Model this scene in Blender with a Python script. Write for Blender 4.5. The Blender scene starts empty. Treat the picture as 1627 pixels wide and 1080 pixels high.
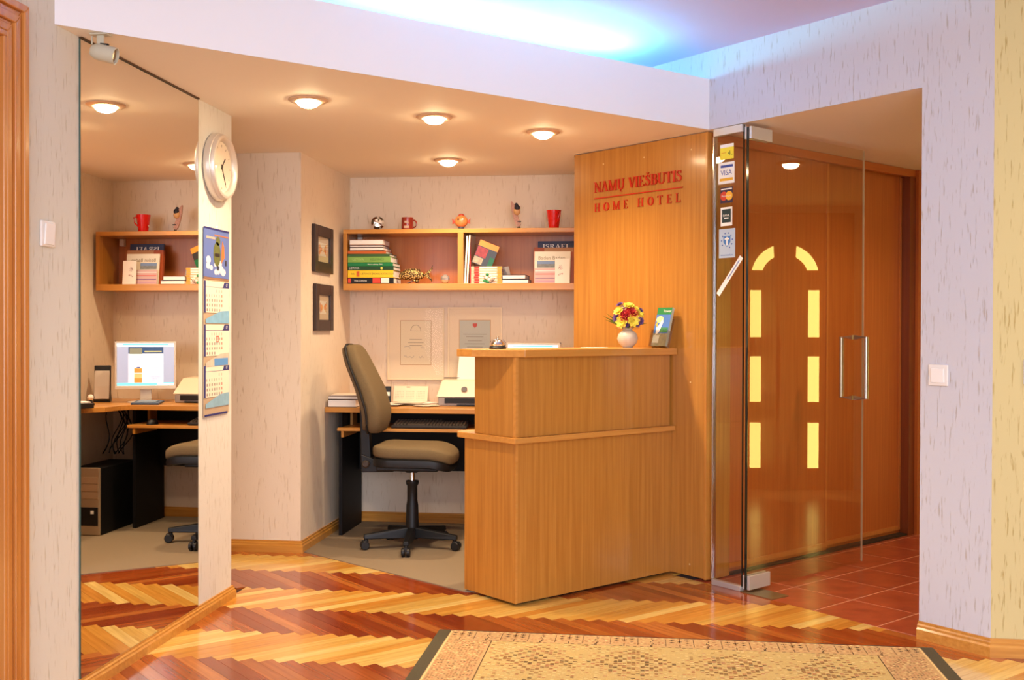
import bpy, math, random
from mathutils import Matrix, Vector

# ------------------------------------------------------------------ camera, world, lights
SC = bpy.context.scene
COL = SC.collection
R = math.radians
PI = math.pi

FPX, YAW, PITCH, ROLL, EYE = 1708.47, R(7.0219), R(0.498), R(0.1695), 1.235
_r = Vector((math.cos(YAW), math.sin(YAW), 0)); _d = Vector((-math.sin(YAW), math.cos(YAW), 0)); _z = Vector((0, 0, 1))
_f = _d * math.cos(PITCH) - _z * math.sin(PITCH); _u = _z * math.cos(PITCH) + _d * math.sin(PITCH)
_cr = _r * math.cos(ROLL) + _u * math.sin(ROLL); _cu = _u * math.cos(ROLL) - _r * math.sin(ROLL)
cam_data = bpy.data.cameras.new('camera'); cam = bpy.data.objects.new('camera', cam_data); COL.objects.link(cam)
cam.matrix_world = Matrix(((_cr.x, _cu.x, -_f.x, 0), (_cr.y, _cu.y, -_f.y, 0), (_cr.z, _cu.z, -_f.z, EYE), (0, 0, 0, 1)))
cam_data.sensor_fit = 'HORIZONTAL'; cam_data.sensor_width = 36; cam_data.lens = FPX / 1627 * 36
cam_data.clip_start = 0.05; cam_data.clip_end = 60
SC.camera = cam

world = bpy.data.worlds.new('world'); SC.world = world; world.use_nodes = True
_bg = world.node_tree.nodes['Background']; _bg.inputs[0].default_value = (0.80, 0.84, 1.0, 1); _bg.inputs[1].default_value = 1.0

WARM = (1.0, 0.79, 0.55)
SPOT_W, GLOW = 52.0, 55.0
def area(name, loc, rot, size, size_y, watts, col):
    l = bpy.data.lights.new(name, 'AREA'); l.shape = 'RECTANGLE'; l.size = size; l.size_y = size_y; l.energy = watts; l.color = col
    o = bpy.data.objects.new(name, l); COL.objects.link(o); o.location = loc; o.rotation_euler = rot
    return o
# unseen ceiling fills added in the front room, and daylight of its window wall
area('room_fill', (0.6, 0.6, 2.58), (0, 0, 0), 1.6, 1.2, 46, (1.0, 0.96, 0.94))
area('window_light', (0.9, -2.7, 1.5), (R(90), 0, 0), 3.4, 1.9, 185, (0.84, 0.88, 1.0))
area('warm_side_fill', (2.9, 2.9, 2.57), (0, 0, 0), 0.5, 0.5, 22, (1.0, 0.78, 0.40))  # unseen warm fill, added to throw yellow light on the right-hand wall

SC.view_settings.view_transform = 'Standard'; SC.view_settings.look = 'None'
SC.view_settings.exposure = 0.35; SC.view_settings.gamma = 1.0; SC.view_settings.use_curve_mapping = False

# ------------------------------------------------------------------ materials
def lin(c):
    return tuple(((v / 255) / 12.92 if v / 255 <= 0.04045 else ((v / 255 + 0.055) / 1.055) ** 2.4) for v in c)
def rgba(c): return (*lin(c), 1)
MATS = {}
def pm(name, col, rough=0.5, metal=0.0, spec=0.5, coat=0.0, emit=None, strength=0.0, trans=0.0, ior=1.45, noise=0.0, nscale=30, bump=0.0, bscale=200, alpha=1.0):
    if name in MATS: return MATS[name]
    m = bpy.data.materials.new(name); m.use_nodes = True; nt = m.node_tree; b = nt.nodes['Principled BSDF']
    b.inputs['Base Color'].default_value = rgba(col); b.inputs['Roughness'].default_value = rough; b.inputs['Metallic'].default_value = metal
    b.inputs['Specular IOR Level'].default_value = spec; b.inputs['Coat Weight'].default_value = coat; b.inputs['Coat Roughness'].default_value = 0.06
    b.inputs['Transmission Weight'].default_value = trans; b.inputs['IOR'].default_value = ior; b.inputs['Alpha'].default_value = alpha
    if emit: b.inputs['Emission Color'].default_value = rgba(emit); b.inputs['Emission Strength'].default_value = strength
    if noise or bump:
        tc = nt.nodes.new('ShaderNodeTexCoord')
        if noise:
            n = nt.nodes.new('ShaderNodeTexNoise'); n.inputs['Scale'].default_value = nscale; n.inputs['Detail'].default_value = 4
            nt.links.new(tc.outputs['Object'], n.inputs['Vector'])
            mx = nt.nodes.new('ShaderNodeMix'); mx.data_type = 'RGBA'
            c = lin(col); mx.inputs[6].default_value = (*[v * (1 - noise) for v in c], 1); mx.inputs[7].default_value = (*[min(1, v * (1 + noise)) for v in c], 1)
            nt.links.new(n.outputs['Fac'], mx.inputs[0]); nt.links.new(mx.outputs[2], b.inputs['Base Color'])
        if bump:
            n2 = nt.nodes.new('ShaderNodeTexNoise'); n2.inputs['Scale'].default_value = bscale; n2.inputs['Detail'].default_value = 2
            nt.links.new(tc.outputs['Object'], n2.inputs['Vector'])
            bp = nt.nodes.new('ShaderNodeBump'); bp.inputs['Strength'].default_value = bump; bp.inputs['Distance'].default_value = 0.002
            nt.links.new(n2.outputs['Fac'], bp.inputs['Height']); nt.links.new(bp.outputs[0], b.inputs['Normal'])
    MATS[name] = m
    return m

def wood(name, c1, c2, axis='Z', rough=0.32, rot=0.0, fine=55.0, along=1.6, perobj=None, coat=0.15):
    """streaky grain along one local axis; perobj = list of colours picked per piece"""
    if name in MATS: return MATS[name]
    m = bpy.data.materials.new(name); m.use_nodes = True; nt = m.node_tree; b = nt.nodes['Principled BSDF']; L = nt.links.new
    b.inputs['Roughness'].default_value = rough; b.inputs['Coat Weight'].default_value = coat; b.inputs['Coat Roughness'].default_value = 0.12
    tc = nt.nodes.new('ShaderNodeTexCoord'); mp = nt.nodes.new('ShaderNodeMapping'); mp.vector_type = 'POINT'
    s = {'X': (along, fine, fine), 'Y': (fine, along, fine), 'Z': (fine, fine, along)}[axis]
    r2 = nt.nodes.new('ShaderNodeMapping'); r2.inputs['Rotation'].default_value = (0, 0, rot)
    L(tc.outputs['Object'], r2.inputs['Vector']); L(r2.outputs[0], mp.inputs['Vector']); mp.inputs['Scale'].default_value = s
    n = nt.nodes.new('ShaderNodeTexNoise'); n.inputs['Scale'].default_value = 1.0; n.inputs['Detail'].default_value = 5; n.inputs['Roughness'].default_value = 0.6
    vec = mp.outputs[0]
    if perobj:
        oi = nt.nodes.new('ShaderNodeObjectInfo'); sc = nt.nodes.new('ShaderNodeVectorMath'); sc.operation = 'SCALE'
        cb = nt.nodes.new('ShaderNodeCombineXYZ')
        for i in range(3): L(oi.outputs['Random'], cb.inputs[i])
        L(cb.outputs[0], sc.inputs[0]); sc.inputs['Scale'].default_value = 60
        ad = nt.nodes.new('ShaderNodeVectorMath'); ad.operation = 'ADD'; L(vec, ad.inputs[0]); L(sc.outputs[0], ad.inputs[1]); vec = ad.outputs[0]
    L(vec, n.inputs['Vector'])
    cr = nt.nodes.new('ShaderNodeValToRGB'); cr.color_ramp.elements[0].position = 0.3; cr.color_ramp.elements[1].position = 0.72
    cr.color_ramp.elements[0].color = rgba(c1); cr.color_ramp.elements[1].color = rgba(c2)
    L(n.outputs['Fac'], cr.inputs['Fac']); out = cr.outputs['Color']
    if perobj:
        pr = nt.nodes.new('ShaderNodeValToRGB'); pr.color_ramp.interpolation = 'CONSTANT'; e = pr.color_ramp.elements
        while len(e) < len(perobj): e.new(0.5)
        for i, c in enumerate(perobj): e[i].position = i / len(perobj); e[i].color = rgba(c)
        L(oi.outputs['Random'], pr.inputs['Fac'])
        mx = nt.nodes.new('ShaderNodeMix'); mx.data_type = 'RGBA'; mx.blend_type = 'MULTIPLY'; mx.inputs[0].default_value = 1
        L(pr.outputs['Color'], mx.inputs[6]); L(out, mx.inputs[7]); out = mx.outputs[2]
    L(out, b.inputs['Base Color'])
    bp = nt.nodes.new('ShaderNodeBump'); bp.inputs['Strength'].default_value = 0.04; bp.inputs['Distance'].default_value = 0.001
    L(n.outputs['Fac'], bp.inputs['Height']); L(bp.outputs[0], b.inputs['Normal'])
    MATS[name] = m
    return m

def plaster(name, col, groove, dens=0.60):
    """rendered wall dragged with a float: short vertical worm-track grooves"""
    m = bpy.data.materials.new(name); m.use_nodes = True; nt = m.node_tree; b = nt.nodes['Principled BSDF']; L = nt.links.new
    b.inputs['Roughness'].default_value = 0.85; b.inputs['Specular IOR Level'].default_value = 0.2
    tc = nt.nodes.new('ShaderNodeTexCoord'); mp = nt.nodes.new('ShaderNodeMapping'); mp.inputs['Scale'].default_value = (120, 120, 12)
    L(tc.outputs['Object'], mp.inputs['Vector'])
    wv = nt.nodes.new('ShaderNodeTexNoise'); wv.inputs['Scale'].default_value = 1; wv.inputs['Detail'].default_value = 3; wv.inputs['Roughness'].default_value = 0.55
    wv.inputs['Distortion'].default_value = 0.25
    L(mp.outputs[0], wv.inputs['Vector'])
    cr = nt.nodes.new('ShaderNodeValToRGB'); cr.color_ramp.elements[0].position = dens; cr.color_ramp.elements[1].position = dens + 0.10
    L(wv.outputs['Fac'], cr.inputs['Fac'])
    fn = nt.nodes.new('ShaderNodeTexNoise'); fn.inputs['Scale'].default_value = 160; fn.inputs['Detail'].default_value = 3; L(tc.outputs['Object'], fn.inputs['Vector'])
    mx = nt.nodes.new('ShaderNodeMix'); mx.data_type = 'RGBA'; mx.inputs[6].default_value = rgba(col); mx.inputs[7].default_value = rgba(groove)
    L(cr.outputs['Color'], mx.inputs[0]); L(mx.outputs[2], b.inputs['Base Color'])
    h = nt.nodes.new('ShaderNodeMath'); h.operation = 'MULTIPLY_ADD'; h.inputs[1].default_value = -1.0
    fs = nt.nodes.new('ShaderNodeMath'); fs.operation = 'MULTIPLY'; fs.inputs[1].default_value = 0.16; L(fn.outputs['Fac'], fs.inputs[0])
    L(cr.outputs['Color'], h.inputs[0]); L(fs.outputs[0], h.inputs[2])
    bp = nt.nodes.new('ShaderNodeBump'); bp.inputs['Strength'].default_value = 0.6; bp.inputs['Distance'].default_value = 0.0022
    L(h.outputs[0], bp.inputs['Height']); L(bp.outputs[0], b.inputs['Normal'])
    MATS[name] = m
    return m

def glass(name, tint, refl=1.7):
    """clear pane: fresnel share of mirror reflection on the outer faces, the rest passes"""
    m = bpy.data.materials.new(name); m.use_nodes = True; nt = m.node_tree; L = nt.links.new; nt.nodes.remove(nt.nodes['Principled BSDF'])
    out = nt.nodes['Material Output']; tr = nt.nodes.new('ShaderNodeBsdfTransparent'); tr.inputs[0].default_value = rgba(tint)
    gl = nt.nodes.new('ShaderNodeBsdfGlossy'); gl.inputs['Roughness'].default_value = 0.0
    fr = nt.nodes.new('ShaderNodeFresnel'); fr.inputs['IOR'].default_value = 1.5; ge = nt.nodes.new('ShaderNodeNewGeometry')
    inv = nt.nodes.new('ShaderNodeMath'); inv.operation = 'SUBTRACT'; inv.inputs[0].default_value = 1; L(ge.outputs['Backfacing'], inv.inputs[1])
    mu = nt.nodes.new('ShaderNodeMath'); mu.operation = 'MULTIPLY'; L(fr.outputs[0], mu.inputs[0]); L(inv.outputs[0], mu.inputs[1])
    m2 = nt.nodes.new('ShaderNodeMath'); m2.operation = 'MULTIPLY'; m2.use_clamp = True; L(mu.outputs[0], m2.inputs[0]); m2.inputs[1].default_value = refl
    mi = nt.nodes.new('ShaderNodeMixShader'); L(m2.outputs[0], mi.inputs[0]); L(tr.outputs[0], mi.inputs[1]); L(gl.outputs[0], mi.inputs[2])
    L(mi.outputs[0], out.inputs['Surface']); MATS[name] = m
    return m

BEECH1, BEECH2 = (172, 110, 40), (197, 136, 58)
M_wallL = plaster('plaster_front', (218, 212, 198), (198, 188, 166))
M_wallR = plaster('plaster_lilac', (206, 204, 209), (186, 177, 170))
M_wallY = plaster('plaster_khaki', (206, 190, 138), (182, 160, 104))
M_wallA = plaster('plaster_alcove', (226, 208, 184), (210, 188, 160), 0.60)
M_white = pm('white_paint', (238, 236, 238), 0.8, bump=0.15, bscale=350)
M_soffit = pm('soffit_paint', (244, 234, 218), 0.7)
M_beech = wood('beech', BEECH1, BEECH2, 'Z', coat=0.3)
M_beechx = wood('beech_edge', (192, 128, 52), (208, 146, 70), 'X', fine=40)
M_red_wood = wood('wardrobe_wood', (178, 92, 36), (198, 112, 48), 'Z')
M_pine = wood('pine', (186, 112, 46), (212, 144, 72), 'Z', rough=0.3, fine=30)
M_pine_y = wood('pine_long', (184, 120, 44), (212, 152, 70), 'X', rough=0.3, fine=60, along=3)
M_black = pm('black_plastic', (14, 14, 15), 0.5)
M_blackwood = pm('black_board', (10, 10, 12), 0.6, spec=.3)
M_chrome = pm('chrome', (225, 225, 225), 0.15, 1.0)
M_steel = pm('brushed_steel', (200, 192, 178), 0.3, 1.0)
M_alu = pm('aluminium', (214, 210, 204), 0.4, 0.6)
M_paper = pm('paper', (240, 234, 224), 0.8)
M_carpet = pm('carpet', (142, 124, 100), 0.95, spec=0.1, noise=0.16, nscale=260, bump=0.5, bscale=420)
M_glass = glass('door_glass', (250, 247, 240), 1.5)
M_cglass = glass('cover_glass', (253, 252, 250), 1.0)
M_aglass = glass('matt_cover_glass', (253, 252, 250), 0.12)
M_glassedge = pm('glass_edge', (14, 26, 22), 0.1, coat=0.5)
M_ink = pm('ink', (58, 52, 50), 0.7)

# ------------------------------------------------------------------ mesh helpers
class MB:
    def __init__(s): s.v = []; s.f = []; s.m = []; s.sm = []
    def add(s, vs, fs, mi=0, M=None, smooth=False):
        k = len(s.v)
        for p in vs:
            p = Vector(p)
            s.v.append((M @ p) if M is not None else p)
        for f in fs: s.f.append(tuple(i + k for i in f)); s.m.append(mi); s.sm.append(smooth)
        return s
    def box(s, a, b, mi=0, M=None):
        x0, y0, z0 = a; x1, y1, z1 = b
        if x0 > x1: x0, x1 = x1, x0
        if y0 > y1: y0, y1 = y1, y0
        if z0 > z1: z0, z1 = z1, z0
        vs = [(x0, y0, z0), (x1, y0, z0), (x1, y1, z0), (x0, y1, z0), (x0, y0, z1), (x1, y0, z1), (x1, y1, z1), (x0, y1, z1)]
        return s.add(vs, [(3, 2, 1, 0), (4, 5, 6, 7), (0, 1, 5, 4), (1, 2, 6, 5), (2, 3, 7, 6), (3, 0, 4, 7)], mi, M)
    def prism(s, poly, z0, z1, mi=0, M=None):
        n = len(poly)
        ar = sum(poly[i][0] * poly[(i + 1) % n][1] - poly[(i + 1) % n][0] * poly[i][1] for i in range(n))
        if ar < 0: poly = list(reversed(poly))
        vs = [(p[0], p[1], z0) for p in poly] + [(p[0], p[1], z1) for p in poly]
        fs = [tuple(range(n - 1, -1, -1)), tuple(range(n, 2 * n))] + [(i, (i + 1) % n, (i + 1) % n + n, i + n) for i in range(n)]
        return s.add(vs, fs, mi, M)
    def lathe(s, prof, n=24, mi=0, M=None, smooth=True):
        vs = []; fs = []
        for r, z in prof:
            for i in range(n): a = 2 * PI * i / n; vs.append((r * math.cos(a), r * math.sin(a), z))
        for j in range(len(prof) - 1):
            for i in range(n):
                i2 = (i + 1) % n; fs.append((j * n + i, j * n + i2, (j + 1) * n + i2, (j + 1) * n + i))
        fs.append(tuple(range(n - 1, -1, -1))); k = (len(prof) - 1) * n; fs.append(tuple(range(k, k + n)))
        return s.add(vs, fs, mi, M, smooth)
    def tube(s, pts, r, n=8, mi=0, M=None, smooth=True, closed=False):
        pts = [Vector(p) for p in pts]; vs = []; fs = []; N = len(pts)
        for i, p in enumerate(pts):
            a = pts[i - 1] if i or closed else p; b = pts[(i + 1) % N] if i < N - 1 or closed else p
            t = (b - a).normalized(); ref = Vector((0, 0, 1)) if abs(t.z) < 0.9 else Vector((1, 0, 0))
            e1 = t.cross(ref).normalized(); e2 = t.cross(e1); rr = r[i] if isinstance(r, (list, tuple)) else r
            for k in range(n): an = 2 * PI * k / n; vs.append(p + e1 * (rr * math.cos(an)) + e2 * (rr * math.sin(an)))
        for j in range(N if closed else N - 1):
            j2 = (j + 1) % N
            for k in range(n): k2 = (k + 1) % n; fs.append((j * n + k, j2 * n + k, j2 * n + k2, j * n + k2))
        if not closed: fs += [tuple(range(n)), tuple(range((N - 1) * n + n - 1, (N - 1) * n - 1, -1))]
        return s.add(vs, fs, mi, M, smooth)
    def blob(s, rad, c=(0, 0, 0), e=(1, 1), nu=20, nv=12, mi=0, M=None, fn=None, smooth=True):
        """superellipsoid; fn deforms points"""
        def sg(v, p): return math.copysign(abs(v) ** p, v)
        vs = []; fs = []
        for j in range(nv + 1):
            ph = -PI / 2 + PI * j / nv
            for i in range(nu):
                th = 2 * PI * i / nu
                p = Vector((c[0] + rad[0] * sg(math.cos(ph), e[0]) * sg(math.cos(th), e[1]), c[1] + rad[1] * sg(math.cos(ph), e[0]) * sg(math.sin(th), e[1]), c[2] + rad[2] * sg(math.sin(ph), e[0])))
                vs.append(fn(p) if fn else p)
        for j in range(nv):
            for i in range(nu): i2 = (i + 1) % nu; fs.append((j * nu + i, j * nu + i2, (j + 1) * nu + i2, (j + 1) * nu + i))
        return s.add(vs, fs, mi, M, smooth)
    def build(s, name, mats, parent=None, bevel=0.0, seg=2):
        me = bpy.data.meshes.new(name); me.from_pydata([tuple(v) for v in s.v], [], s.f); me.validate(clean_customdata=False)
        for mt in (mats if isinstance(mats, (list, tuple)) else [mats]): me.materials.append(mt)
        if len(me.polygons) == len(s.m):
            me.polygons.foreach_set('material_index', s.m); me.polygons.foreach_set('use_smooth', s.sm)
        if any(s.sm): me.set_sharp_from_angle(angle=R(40))
        me.update()
        o = bpy.data.objects.new(name, me); COL.objects.link(o)
        if parent: o.parent = parent
        if bevel:
            bm = o.modifiers.new('bevel', 'BEVEL'); bm.width = bevel; bm.segments = seg; bm.limit_method = 'ANGLE'; bm.angle_limit = R(50); bm.harden_normals = False
        return o
def tag(o, label=None, cat=None, group=None, kind=None):
    if label: o['label'] = label
    if cat: o['category'] = cat
    if group: o['group'] = group
    if kind: o['kind'] = kind
    return o
def thing(name, loc, rotz, label, cat, group=None):
    o = bpy.data.objects.new(name, None); COL.objects.link(o); o.location = loc; o.rotation_euler = (0, 0, rotz); o.empty_display_size = 0.05
    return tag(o, label, cat, group)
def copy_tree(o, parent=None):
    c = o.copy(); COL.objects.link(c)
    if parent: c.parent = parent
    for ch in list(o.children): copy_tree(ch, c)
    return c
def frame(o, x, n):
    """matrix: local x along x, local y up, local z along n"""
    x = Vector(x).normalized(); n = Vector(n).normalized(); y = n.cross(x)
    return Matrix(((x.x, y.x, n.x, o[0]), (x.y, y.y, n.y, o[1]), (x.z, y.z, n.z, o[2]), (0, 0, 0, 1)))
def T(x, y, z): return Matrix.Translation((x, y, z))
def RX(a): return Matrix.Rotation(a, 4, 'X')
def RY(a): return Matrix.Rotation(a, 4, 'Y')
def RZ(a): return Matrix.Rotation(a, 4, 'Z')
def text(name, body, size, mat, parent, M, extrude=0.0, align='CENTER', sx=1.0, spacing=1.0):
    cu = bpy.data.curves.new(name, 'FONT'); cu.body = body; cu.size = size; cu.extrude = extrude; cu.align_x = align; cu.align_y = 'CENTER'; cu.space_character = spacing
    cu.resolution_u = 2
    ob = bpy.data.objects.new(name, cu); me = bpy.data.meshes.new_from_object(ob); bpy.data.objects.remove(ob)
    me.transform(M @ Matrix.Diagonal((sx, 1, 1, 1))); me.materials.clear(); me.materials.append(mat); me.name = name
    o = bpy.data.objects.new(name, me); COL.objects.link(o); o.parent = parent
    return o

# serif capitals: list of polygons in a unit-height cell
def _arc(cx, cy, rx, ry, a0, a1, n=10): return [(cx + rx * math.cos(a0 + (a1 - a0) * i / n), cy + ry * math.sin(a0 + (a1 - a0) * i / n)) for i in range(n + 1)]
def _rib(pts, w):
    qs = []; n = len(pts); L = []; Rr = []
    for i, (x, y) in enumerate(pts):
        a = pts[max(0, i - 1)]; b = pts[min(n - 1, i + 1)]; dx, dy = b[0] - a[0], b[1] - a[1]; l = math.hypot(dx, dy) or 1
        ww = (w(i / (n - 1)) if callable(w) else w) / 2; L.append((x - dy / l * ww, y + dx / l * ww)); Rr.append((x + dy / l * ww, y - dx / l * ww))
    for i in range(n - 1): qs.append([Rr[i], Rr[i + 1], L[i + 1], L[i]])
    return qs
def _st(x, t): return [[(x - t / 2, 0), (x + t / 2, 0), (x + t / 2, 1), (x - t / 2, 1)]]
def _sf(x, y, w=0.26, h=0.045): return [[(x - w / 2, y), (x + w / 2, y), (x + w / 2, y + h), (x - w / 2, y + h)]]
def _dg(x0, y0, x1, y1, t): return [[(x0 - t / 2, y0), (x0 + t / 2, y0), (x1 + t / 2, y1), (x1 - t / 2, y1)]]
def _hb(x0, x1, y, t=0.05): return [[(x0, y - t / 2), (x1, y - t / 2), (x1, y + t / 2), (x0, y + t / 2)]]
K, k = 0.17, 0.055
def glyph(c):
    if c == 'I': return 0.30, _st(.15, K) + _sf(.15, 0, .3) + _sf(.15, .955, .3)
    if c == 'N': return 0.84, _st(.14, k) + _st(.72, k) + _dg(.70, 0, .14, 1, K) + _sf(.14, 0) + _sf(.10, .955, .26) + _sf(.72, .955)
    if c == 'A': return 0.80, _dg(.10, 0, .40, 1, k) + _dg(.66, 0, .38, 1, K) + _hb(.2, .58, .34) + _sf(.1, 0) + _sf(.66, 0, .3)
    if c == 'M': return 1.02, _st(.14, k) + _st(.86, K) + _dg(.48, 0, .16, 1, K) + _dg(.48, 0, .84, 1, k) + _sf(.14, 0) + _sf(.86, 0, .3) + _sf(.12, .955) + _sf(.88, .955)
    if c in 'UŲ':
        g = [[(.10, .3), (.27, .3), (.27, 1), (.10, 1)], [(.66, .3), (.715, .3), (.715, 1), (.66, 1)]] + _rib(_arc(.435, .3, .25, .27, PI, 2 * PI, 12), lambda t: .15 - .09 * t) + _sf(.18, .955, .32) + _sf(.69, .955)
        if c == 'Ų': g += _rib([(.45, .02), (.40, -.08), (.39, -.16), (.45, -.22), (.54, -.2)], .05)
        return 0.84, g
    if c == 'V': return 0.80, _dg(.42, 0, .14, 1, K) + _dg(.42, 0, .70, 1, k) + _sf(.14, .955, .3) + _sf(.70, .955)
    if c == 'E': return 0.68, _st(.18, K) + _hb(.03, .6, .025) + _hb(.03, .58, .975) + _hb(.2, .46, .5) + [[(.56, 0), (.6, 0), (.62, .2), (.58, .16)], [(.54, 1), (.58, 1), (.58, .82), (.55, .86)], [(.43, .4), (.46, .4), (.46, .6), (.43, .6)]]
    if c in 'SŠ':
        p = [(.50, .80), (.44, .91), (.32, .965), (.2, .94), (.13, .84), (.13, .72), (.2, .62), (.32, .54), (.45, .45), (.51, .33), (.5, .18), (.42, .07), (.3, .03), (.17, .06), (.08, .2)]
        g = _rib(p, lambda t: .06 + .12 * math.exp(-((t - .5) / .2) ** 2)) + [[(.5, .72), (.53, .72), (.53, .97), (.5, .97)], [(.06, .03), (.09, .03), (.09, .28), (.06, .28)]]
        if c == 'Š': g += _dg(.31, 1.06, .2, 1.2, .06) + _dg(.33, 1.06, .44, 1.2, .06)
        return 0.62, g
    if c in 'BR':
        g = _st(.18, K) + _sf(.16, 0, .3) + _sf(.14, .955, .26) + _hb(.2, .4, .975) + _hb(.2, .42, .51) + _rib(_arc(.38, .74, .19, .235, PI / 2, -PI / 2, 10), lambda t: .06 + .1 * math.sin(PI * t))
        if c == 'B': g += _hb(.2, .4, .025) + _rib(_arc(.40, .27, .22, .245, PI / 2, -PI / 2, 10), lambda t: .06 + .11 * math.sin(PI * t)); return 0.70, g
        return 0.78, g + _dg(.68, 0, .38, .5, K) + _sf(.7, 0, .16)
    if c == 'T': return 0.72, _st(.34, K) + _sf(.34, 0, .34) + _hb(.03, .65, .975) + [[(.03, 1), (.06, 1), (.05, .78), (.02, .78)], [(.62, 1), (.65, 1), (.66, .78), (.63, .78)]]
    if c == 'H': return 0.86, _st(.18, K) + _st(.66, K) + _hb(.2, .64, .5) + _sf(.18, 0, .3) + _sf(.18, .955, .3) + _sf(.66, 0, .3) + _sf(.66, .955, .3)
    if c == 'O': return 0.86, _rib(_arc(.42, .5, .31, .47, PI / 2, PI / 2 + 2 * PI, 28), lambda t: .055 + .11 * abs(math.sin(2 * PI * t)))
    if c == 'L': return 0.66, _st(.18, K) + _sf(.18, .955, .3) + _hb(.03, .58, .025) + [[(.54, 0), (.58, 0), (.6, .24), (.57, .2)]]
    return 0.36, []
def serif_line(body, width, height, depth, mat, parent, M, track=0.0):
    tot = sum(glyph(c)[0] + track for c in body) - track; x = 0.0; sx = width / tot; objs = []
    for c in body:
        w, g = glyph(c)
        if g:
            mb = MB(); e = 0.0
            for q in g:
                mb.prism([((x + a) * sx, b * height) for a, b in q], 0, depth + e, 0, M); e += depth * 0.004
            objs.append(mb.build('letter', mat, parent))
        x += w + track
    return objs

# ------------------------------------------------------------------ the plan of the place (metres)
XM, HS, YB, HC = -1.89, 2.218, 6.773, 2.60
Pc, Jc, Wc, Qc = Vector((.310, 5.332, 0)), Vector((1.105, 4.502, 0)), Vector((1.314, 4.280, 0)), Vector((XM, 3.266, 0))
UA = R(47.0); Ud = Vector((math.cos(UA), math.sin(UA), 0)); Vd = Vector((Ud.y, -Ud.x, 0))
Ec = Vector((.302, 5.369, 0))                                  # near corner of the wardrobe
Cc = Vector((-.569, 4.766, 0))                                 # front corner of the counter
Wd = (Jc - Pc).normalized(); Wn = Vector((Wd.y, -Wd.x, 0))     # along the opening; Wn points to the front room
def S2(v): return (v.x, v.y)
def structure(mb, name, mats, bevel=0.0): return tag(mb.build(name, mats, None, bevel), kind='structure')

# floors
floor = structure(MB().box((-3.4, -3, -.12), (4.3, 7.6, -.008)), 'floor', pm('subfloor', (70, 40, 20), 0.8))
def clip(poly, a, n):
    """keep the side of the line through a that n points to"""
    out = []; N = len(poly)
    for i in range(N):
        p, q = poly[i], poly[(i + 1) % N]; dp = (p[0] - a[0]) * n[0] + (p[1] - a[1]) * n[1]; dq = (q[0] - a[0]) * n[0] + (q[1] - a[1]) * n[1]
        if dp >= 0: out.append(p)
        if (dp < 0) != (dq < 0): t = dp / (dp - dq); out.append((p[0] + t * (q[0] - p[0]), p[1] + t * (q[1] - p[1])))
    return out
def areap(p): return abs(sum(p[i][0] * p[(i + 1) % len(p)][1] - p[(i + 1) % len(p)][0] * p[i][1] for i in range(len(p)))) / 2
K1, K2 = Vector((-1.878, 5.784, 0)), Vector((-.843, 5.008, 0)); kd = (K2 - K1).normalized(); kn = (kd.y, -kd.x)
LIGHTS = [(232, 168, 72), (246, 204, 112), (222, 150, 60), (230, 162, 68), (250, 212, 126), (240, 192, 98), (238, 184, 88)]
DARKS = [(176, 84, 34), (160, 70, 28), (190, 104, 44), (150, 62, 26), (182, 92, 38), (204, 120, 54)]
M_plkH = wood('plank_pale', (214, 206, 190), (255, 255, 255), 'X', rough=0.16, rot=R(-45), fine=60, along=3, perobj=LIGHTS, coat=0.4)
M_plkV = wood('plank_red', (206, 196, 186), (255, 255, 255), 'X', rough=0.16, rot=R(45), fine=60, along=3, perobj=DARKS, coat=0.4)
PL, PW = 0.513, 0.0562; X0, Y0 = -1.262 - PW / math.sqrt(2), 4.61; r2 = math.sqrt(2)
planks = []
def to_px(x, y):
    v = Vector((x, y, -EYE)); c = v.dot(_f)
    if c < 0.3: return None
    return 813.5 + FPX * v.dot(_cr) / c, 540 - FPX * v.dot(_cu) / c
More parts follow.
